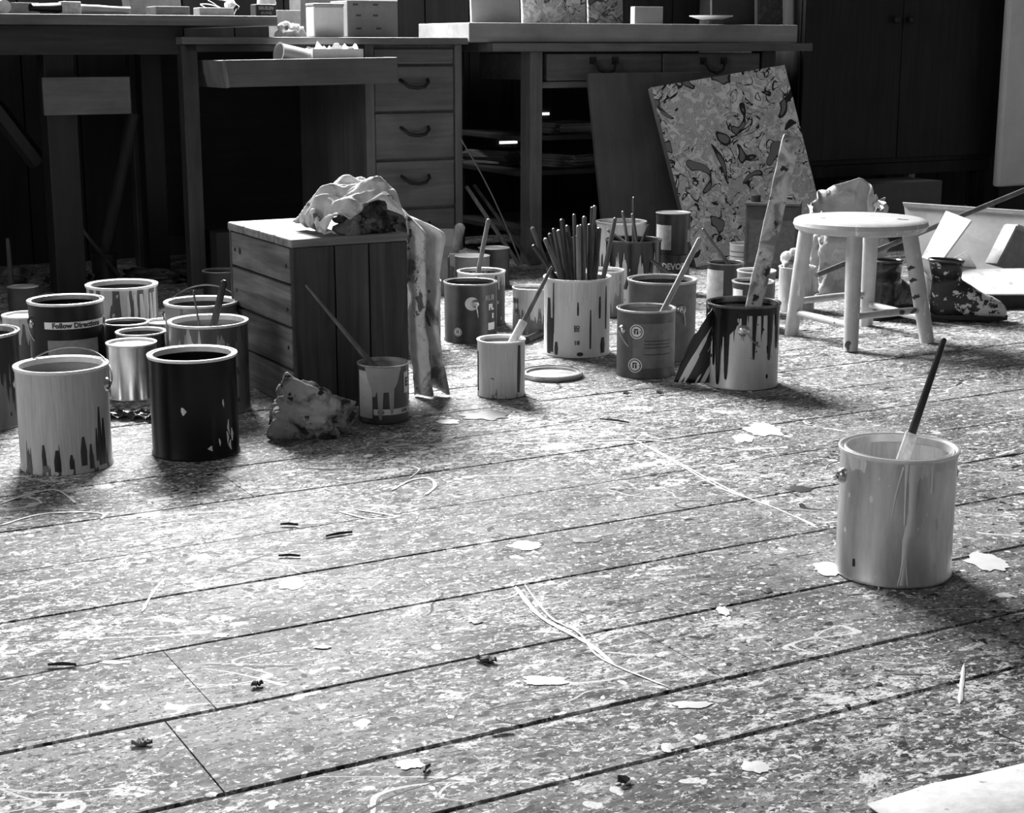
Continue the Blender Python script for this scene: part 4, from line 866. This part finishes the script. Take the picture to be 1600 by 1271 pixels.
h1 = G(1368, 505)+Vector((0, .03, 0)); boot('shiny black boot with open collar behind the stool leg', h1, .75, .235, .165, MBK)
h2 = G(1445, 504); boot('black boot with a white paint crusted toe pointing right', h2+Vector((.01, .03, 0)), -.10, .215, .17, MSB)
# carton of scraps at the right
t = tag(empty('scrap_carton', (0, 0, 0)), 'broken open pale carton holding scraps at the right edge', 'carton')
n = NT('pale_card'); o_ = n.obj(); f = n.noise(o_, 10, 4, .6); n.fin(n.mix(n.rng(f, .35, .65), .42, .58), .7); MCD = n.m
n = NT('white_card'); o_ = n.obj(); f = n.noise(o_, 30, 4, .6); n.fin(n.mix(n.rng(f, .6, .72), .74, .4), .6); MWC = n.m
b0 = G(1470, 482); b1 = G(1690, 482); f0 = PD(1480, 420, b0.y+.10); f1 = PD(1700, 415, b1.y+.10); fz = [b0+Vector((0, 0, .045)), b1+Vector((0, 0, .045))]
MB().slab([b0, b1, fz[1], fz[0]], .004).build('front_panel', plain(.05, .8, 0, .3), t)
MB().slab([fz[0]+Vector((0, -.02, 0)), fz[1]+Vector((0, -.02, 0)), PD(1700, 418, b0.y+.12), PD(1474, 421, b0.y+.12)], .004).build('front_flap', MWC, t)
bk0 = PD(1412, 316, b0.y+.62); bk1 = PD(1680, 334, b0.y+.45); gb0 = Vector((bk0.x+.02, bk0.y-.08, .0)); gb1 = Vector((bk1.x, bk1.y-.10, 0))
MB().slab([gb0, gb1, bk1, bk0], .004).build('back_panel', MCD, t); MB().slab([bk0+Vector((-.004, -.004, 0)), bk1+Vector((0, -.004, 0)), bk1+Vector((0, -.004, -.012)), bk0+Vector((0, -.004, -.012))], .006).build('edge_fold', plain(.6, .6), t)
MB().slab([b0, b1, gb1, gb0], .004, (0, 0, 1)).build('base', plain(.2, .8), t)
MB().slab([b0, gb0, gb0.lerp(bk0, .35), fz[0]], .004).build('side_panel', MCD, t)
Db = b0.y
def pslab(name, label, cat, pts, th, mat, group=None):
    ps = [PD(*p) for p in pts]; c0 = ps[0]; o = MB().slab([p-c0 for p in ps], th).build(name, mat, None, bevel=.0015); o.location = c0; return tag(o, label, cat, group)
pslab('white_board', 'bright white board tilted up out of the scrap carton', 'board', [(1440, 402, Db+.16), (1468, 412, Db+.10), (1518, 344, Db+.22), (1478, 329, Db+.28)], .008, M_WHITE)
pslab('wood_offcut', 'pale wood offcut resting on the scrap carton edge', 'offcut', [(1474, 412, Db+.17), (1526, 418, Db+.17), (1511, 391, Db+.24), (1478, 409, Db+.24)], .02, plain(.5, .6))
t = tag(empty('box_lid', (0, 0, 0)), 'shallow grey lid standing on edge in the scrap carton', 'lid')
A, B, Cc, Dd = PD(1541, 412, Db+.22), PD(1571, 353, Db+.26), PD(1640, 378, Db+.34), PD(1612, 432, Db+.30)
MB().slab([A, B, Cc, Dd], .006).build('lid_panel', plain(.3, .7), t)
nn_ = (B-A).cross(Dd-A).normalized(); nn_ = nn_ if nn_.y < 0 else -nn_
for p, q_ in ((A, B), (B, Cc)): MB().slab([p, q_, q_+nn_*.05, p+nn_*.05], .006).build('lid_edge', plain(.36, .7), t)
# long pole across the back right
A = PD(1276, 430, Db+.03); B = PD(1640, 281, Db+.55)
stick('long_pole', 'long thin pole slanting from behind the stool to the right edge', B, A, .008, .008, wood(.12, 'z', .5, .3), 'pole')
# grey box behind
o = ubox('storage_box', 'dim grey box beneath the cupboard behind the scrap carton', 'box', plain(.09, .7, 0, .15), 1362, 1468, 288, 360, -.12, .2, zb=.0)
# ------------------------------------------------------------------ things on the left bench and desk
zB = .8305
def onb(px, v, z=zB): return W(UZ(px, 25, v)[0], v, z)
t = tag(empty('wide_brush', onb(128, .03), YAW), 'wide dark bristled brush lying on the workbench', 'brush')
fb(t, 'ferrule', plain(.5, .5, 0, .4, 60), (-.055, 0, 0, .05, 0, .036)); 
def bri(s, q_): a = 2*PI*s; return Vector((-.055-.085*q_, .025+(.024+.008*q_)*math.cos(a), .018+(.015-.004*q_)*math.sin(a)+.002*fbm((q_*9, math.cos(a)*3, math.sin(a)*3))))
MB().grid(20, 10, bri, closed=True).build('bristles', M_DARK, t, 'all')
MB().tube([(0, .025, .017), (.05, .025, .016), (.1, .025, .014), (.15, .025, .012)], [.012, .012, .0105, .011], 12).build('handle', wood(.28, 'x'), t, True)
t = onb(8, .04); o = MB().lathe([(0, 0), (.019, 0), (.02, .01), (.02, .09), (0, .09)], 20).build('cardboard_roll', plain(.55, .7), None, True); o.location = t + Vector((0, 0, .02)); o.rotation_euler = (-PI/2, 0, YAW); tag(o, 'pale round roll at the left end of the workbench', 'roll')
def bbox(label, px0, px1, v, hgt, dv, mat, rz=0, name='small_box', z=zB, tilt=0):
    a0 = UZ(px0, 25, v)[0]; a1 = UZ(px1, 25, v)[0]; o = MB().box(0, a1-a0, 0, dv, 0, hgt).build(name, mat, None, bevel=.002); o.location = W(a0, v, z+abs(tilt)*0); o.rotation_euler = (0, tilt, YAW+rz); return tag(o, label, 'box')
bbox('low grey carton in the middle of the workbench clutter', 244, 297, .05, .026, .10, plain(.2, .7))
bbox('longer grey carton behind the low one on the workbench', 205, 285, .20, .055, .08, plain(.24, .7), tilt=-.10, z=zB+.0005)
bbox('dim flat carton at the far left of the workbench', 20, 62, .18, .035, .1, plain(.12, .7))
bbox('pale slim carton next to the wire coil on the workbench', 312, 366, .06, .024, .06, plain(.38, .7))
lump('paper_wad', 'small wad of white paper on the slim carton', onb(360, .09, zB+.025), (.02, .02, .016), M_PAPER, 3.3, cat='paper', sub=3)
for i, (r, px) in enumerate(((.03, 330), (.045, 350))):
    c0 = onb(px, .1 + .06*i, zB+.003); pts = [c0 + Vector((r*math.cos(a*.35)*(1+.15*math.sin(a)), r*.3*math.sin(a*.35), abs(r*1.1*math.sin(a*.35*.5+.4)))) for a in range(19)]
    MB().tube([p-c0 for p in pts], .0016, 6).build('wire_loop', plain(.5, .5), None, True); o = [x for x in C.objects if x.name.startswith('wire_loop')][-1]; o.location = c0; tag(o, ['small loop of pale wire on the workbench', 'larger springy loop of pale wire on the workbench'][i], 'wire')
t = tag(empty('lettered_box', W(UZ(400, 25, .06)[0], .06, zB), YAW), 'small dark box with pale lettering at the end of the workbench', 'box')
fb(t, 'box_body', plain(.025, .6), (0, .068, 0, .05, 0, .036)); lettering('KRUELEN', 0, .034, .024, .014, t, plain(.4, .6), .0003, .0006, sx=.8); lettering('BRUSHES', 0, .034, .009, .011, t, plain(.3, .6), .0002, .0006, sx=.8)
lump('paper_wad', 'white folded paper behind the lettered box', W(UZ(415, 15, .14)[0], .14, zB), (.03, .02, .05), M_PAPER, 5.1, cat='paper', sub=3)
zD = .7675
lump('rag', 'crumpled white rag on the desk beside the pale tin', W(UZ(458, 50, .06)[0], .06, zD), (.052, .03, .035), ragmat(.65, .4), 6.4, rz=YAW, sub=4, nf=14)
t = tag(empty('pale_tin', W(UZ(491, 40, .04)[0], .04, zD), YAW), 'pale square tin standing on the desk', 'tin'); wq = UZ(538, 40, .04)[0]-UZ(491, 40, .04)[0]
fb(t, 'tin_body', plain(.55, .5, 0, .1), (0, wq, 0, .07, 0, .094), bevel=.004); fb(t, 'tin_lid', plain(.25, .5), (-.001, wq+.001, -.001, .071, .094, .104))
t = tag(empty('cardboard_box', W(UZ(543, 40, .10)[0], .10, zD), YAW), 'grey cardboard box on the desk behind the pale tin', 'box'); wq = UZ(622, 40, .1)[0]-UZ(543, 40, .1)[0]
fb(t, 'box_body', plain(.22, .8, 0, .1), (0, wq, 0, .14, 0, .115)); MB().slab([(0, 0, .115), (wq, 0, .115), (wq, .03, .15), (0, .03, .15)], .003).build('flap', plain(.22, .8), t)
for x, z in ((.02, .1), (.03, .066), (.03, .025), (.09, .1), (.09, .066), (.1, .025)): fb(t, 'printed_mark', plain(.06, .8), (x, x+.018, -.0008, 0, z, z+.006), bevel=0)
bbox('dim carton behind the rag on the desk', 433, 470, .2, .085, .08, plain(.2, .8), z=zD); bbox('tall dim carton behind the pale tin', 470, 545, .26, .13, .1, plain(.15, .8), z=zD)
# wires and sticks leaning in the gap between desk and table
A = UZ(719, 216, .0); B = UZ(796, 405, -.05)
stick('thin_rod', 'thin bent rod leaning between desk and table', W(A[0], .0, A[1]), W(B[0], -.15, .01), .0022, .0025, wood(.2, 'z'), 'rod', bend=-.03)
A = UZ(729, 292, .05); stick('wood_strip', 'short pale strip leaning in the gap beside the desk', W(A[0], .05, A[1]), W(A[0]+.12, -.1, .02), .007, .007, wood(.16, 'z'), 'strip')
A = UZ(741, 290, .12); stick('wood_strip', 'dim strip leaning behind the pale one beside the desk', W(A[0], .12, A[1]), W(A[0]+.14, -.02, .02), .006, .006, wood(.08, 'z'), 'strip')
# gloom at the left: rags, pointed stake, scraps
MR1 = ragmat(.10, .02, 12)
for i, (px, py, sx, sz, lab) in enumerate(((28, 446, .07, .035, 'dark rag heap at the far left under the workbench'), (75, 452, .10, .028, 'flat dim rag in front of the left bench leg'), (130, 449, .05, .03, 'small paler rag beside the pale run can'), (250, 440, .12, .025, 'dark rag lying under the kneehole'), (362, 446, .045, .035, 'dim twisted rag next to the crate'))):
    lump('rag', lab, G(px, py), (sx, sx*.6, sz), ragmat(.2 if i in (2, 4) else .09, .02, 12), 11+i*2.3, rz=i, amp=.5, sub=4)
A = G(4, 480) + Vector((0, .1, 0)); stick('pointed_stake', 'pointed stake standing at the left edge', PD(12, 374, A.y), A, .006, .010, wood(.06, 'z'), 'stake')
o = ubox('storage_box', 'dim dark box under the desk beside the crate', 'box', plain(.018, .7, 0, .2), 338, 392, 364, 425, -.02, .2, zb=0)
# a small pale carton scrap near grey can
p = G(215, 432); o = MB().box(-.03, .03, 0, .03, 0, .02).build('card_scrap', plain(.2, .8), None, bevel=.001); o.location = p; tag(o, 'small pale card scrap behind the pale run can', 'scrap')
# brush lying behind the white quart
A = G(822, 532, .01); B = G(848, 520, .01); stick('stirring_stick', 'thick dark stick lying by the pale labelled quart can', B, A, .010, .010, WHD)
# ------------------------------------------------------------------ paint lines on the boards, litter, canvas sheet
def ribbon(pix, w, mat, seed=0, name='paint_line'):
    pts = [G(*p) for p in pix]; out = []
    for i in range(len(pts)-1):
        for k in range(8):
            f = k/8; p0 = pts[max(i-1, 0)]; p1, p2 = pts[i], pts[i+1]; p3 = pts[min(i+2, len(pts)-1)]
            out.append(.5*((2*p1) + (p2-p0)*f + (2*p0-5*p1+4*p2-p3)*f*f + (3*p1-p0-3*p2+p3)*f**3))
    out.append(pts[-1]); m = MB(); vs = []; fs = []
    for i, p in enumerate(out):
        t = (out[min(i+1, len(out)-1)] - out[max(i-1, 0)]).normalized(); s = Vector((-t.y, t.x, 0)); ww = w*(.65+.9*abs(fbm((i*.35, seed, 0)))+.0)
        if i in (0, len(out)-1): ww *= .3
        for f, z in ((-1, .0008), (-.4, .0015), (.4, .0015), (1, .0008)): vs.append(p + s*ww*f + Vector((0, 0, z)))
    for i in range(len(out)-1):
        for k in range(3): fs.append((i*4+k, i*4+k+1, (i+1)*4+k+1, (i+1)*4+k))
    o = m.add(vs, fs).build(name, mat, None, 'all'); o.parent = fl; o.matrix_parent_inverse = Matrix.Rotation(-YAW, 4, 'Z') @ Matrix.Translation(-W(0, 0, 0)); return o
LW = plain(.8, .4, 0, .08)
L_ = [([(990, 688), (1040, 712), (1100, 745), (1160, 775), (1225, 800), (1278, 826)], .0022), ([(1000, 692), (1060, 726), (1130, 765), (1200, 790), (1275, 822)], .0018), ([(806, 918), (840, 960), (880, 985), (925, 1010), (960, 1040)], .004), ([(820, 915), (860, 965), (905, 990), (940, 1030), (1045, 1075)], .0022),
  ([(0, 788), (50, 772), (90, 767), (118, 787)], .0028), ([(45, 778), (60, 782), (66, 788)], .0022), ([(0, 822), (60, 805), (120, 801), (160, 804), (158, 812)], .003), ([(612, 767), (640, 752), (670, 748), (680, 760), (665, 774)], .0035), ([(640, 748), (655, 735), (645, 730)], .002),
  ([(222, 957), (240, 925), (258, 905)], .0025), ([(530, 800), (580, 812), (620, 808), (560, 798)], .003), ([(1190, 782), (1215, 795), (1280, 800)], .0015), ([(1500, 1100), (1506, 1040)], .003), ([(930, 690), (1000, 688), (1050, 692)], .003), ([(1330, 905), (1365, 912), (1370, 925), (1320, 930)], .0016), ([(1290, 735), (1296, 725), (1318, 720)], .0012)]
for i, (pp, w) in enumerate(L_): ribbon(pp, w, LW, i)
def blob(px, py, rx, ry, seed, mat=LW, name='paint_blot'):
    p = G(px, py); k = depth(p)/FP; rz_ = k/math.sin(math.atan2(HC, p.y)); m = MB()
    o = m.grid(36, 3, lambda s, q: Vector((rx*k*q*math.cos(2*PI*s)*(1+.45*fbm((math.cos(2*PI*s)*1.6, math.sin(2*PI*s)*1.6, seed))), ry*rz_*q*math.sin(2*PI*s)*(1+.45*fbm((math.cos(2*PI*s)*1.6, math.sin(2*PI*s)*1.6, seed))), .0016-.0008*q*q)), closed=True).build(name, mat, None, 'all')
    o.location = p; o.parent = fl; o.matrix_parent_inverse = Matrix.Rotation(-YAW, 4, 'Z') @ Matrix.Translation(-W(0, 0, 0))
for i, bb in enumerate(((1195, 672, 30, 9), (1160, 685, 16, 7), (852, 1064, 34, 8), (1078, 1102, 30, 6), (820, 853, 24, 6), (455, 913, 22, 8), (1290, 890, 24, 10), (1545, 880, 30, 14), (1130, 955, 9, 8), (1180, 1200, 22, 9), (640, 1195, 22, 8), (1042, 1170, 10, 7), (315, 872, 16, 5), (700, 660, 18, 4))): blob(*bb, i*3.7)
for i, bb in enumerate(((1198, 923, 9, 4), (745, 972, 10, 3), (345, 994, 12, 4), (760, 650, 36, 7), (975, 1224, 13, 5), (915, 845, 22, 4), (330, 1243, 10, 4), (1250, 765, 22, 4), (1440, 1243, 8, 4), (1372, 1070, 6, 3), (505, 1012, 14, 3), (180, 1036, 24, 3))): blob(*bb, 50+i*2.9, M_INK)
def chip(label, px, py, kind, size, rz, val=.03):
    p = G(px, py); k = depth(p)/FP*size
    if kind == 'stick': o = MB().tube([(-k/2, 0, .003), (0, .002, .0035), (k/2, 0, .003)], [.0016, .0026, .0018], 6).build('wood_splinter', plain(val, .7), None, True)
    elif kind == 'leaf': o = MB().grid(10, 8, lambda s, q: Vector((k*(s-.5), k*.5*(q-.5)*math.sin(PI*min(.97, max(.03, s)))*2*.6, .0012+.008*abs(fbm((s*3, q*3, px)))))).build('dry_leaf', plain(val, .7), None, 'all', solid=.001)
    else: o = MB().slab([Vector((-k/2, -k*.2, .006)), Vector((k*.1, -k*.3, .004)), Vector((k/2, .1*k, .005)), Vector((k*.2, k*.3, .007)), Vector((-k*.4, k*.2, .009))], .003).build('paint_chip', plain(val, .6), None)
    o.location = (p.x, p.y, .0005); o.rotation_euler = (0, 0, rz); tag(o, label, 'debris', 'litter on the floorboards')
for a in (('dark splinter lying just below the middle of the floor', 452, 872, 'stick', 34, -.05), ('thin dark splinter above the other in mid floor', 452, 823, 'stick', 28, -.1), ('long dark splinter near the left floor edge', 97, 1043, 'stick', 44, .02), ('curled dry scrap near the centre of the floor', 760, 1034, 'leaf', 34, -.4, .06), ('small curled scrap left of the centre floor gap', 402, 1073, 'leaf', 20, .5, .04), ('upright looking short splinter near the bottom centre', 667, 1206, 'stick', 26, 1.3), ('torn dark wrapper at the lower left floor', 222, 1165, 'leaf', 32, .2, .12), ('small dark chip beside the far floor seam', 979, 618, 'chip', 12, .2), ('pale sliver lying along the front floor gap', 785, 1146, 'stick', 36, .3, .3), ('tiny dark chip in front of the drenched can', 1031, 617, 'chip', 12, .4), ('bent twig near the brush pot lid', 960, 660, 'stick', 50, -.5), ('crossed twig in the mid floor litter', 530, 838, 'stick', 44, .5), ('tiny curl of dried paint at the bottom right floor', 975, 1226, 'chip', 22, .2)): chip(*a)
# pale sheet at the bottom right corner
pts = [(1355, 1262), (1400, 1248), (1450, 1232), (1500, 1222), (1550, 1210), (1610, 1196), (1700, 1180)]
top_ = [G(*p) for p in pts]; t0 = top_[0]
m = MB(); vs = []; fs = []; nrow = 6
for i, p in enumerate(top_):
    for j in range(nrow): vs.append(p - t0 + Vector((.12, -.30, 0))*(j/(nrow-1))*1.3 + Vector((0, 0, .003+.004*abs(fbm((i*.9, j*.8, 1))))))
for i in range(len(top_)-1):
    for j in range(nrow-1): fs.append((i*nrow+j, i*nrow+j+1, (i+1)*nrow+j+1, (i+1)*nrow+j))
o = m.add(vs, fs).build('canvas_sheet', ragmat(.55, .3, 6, .55, .7), None, 'all', solid=.002); o.location = t0; tag(o, 'pale canvas sheet on the floor at the bottom right corner', 'canvas')
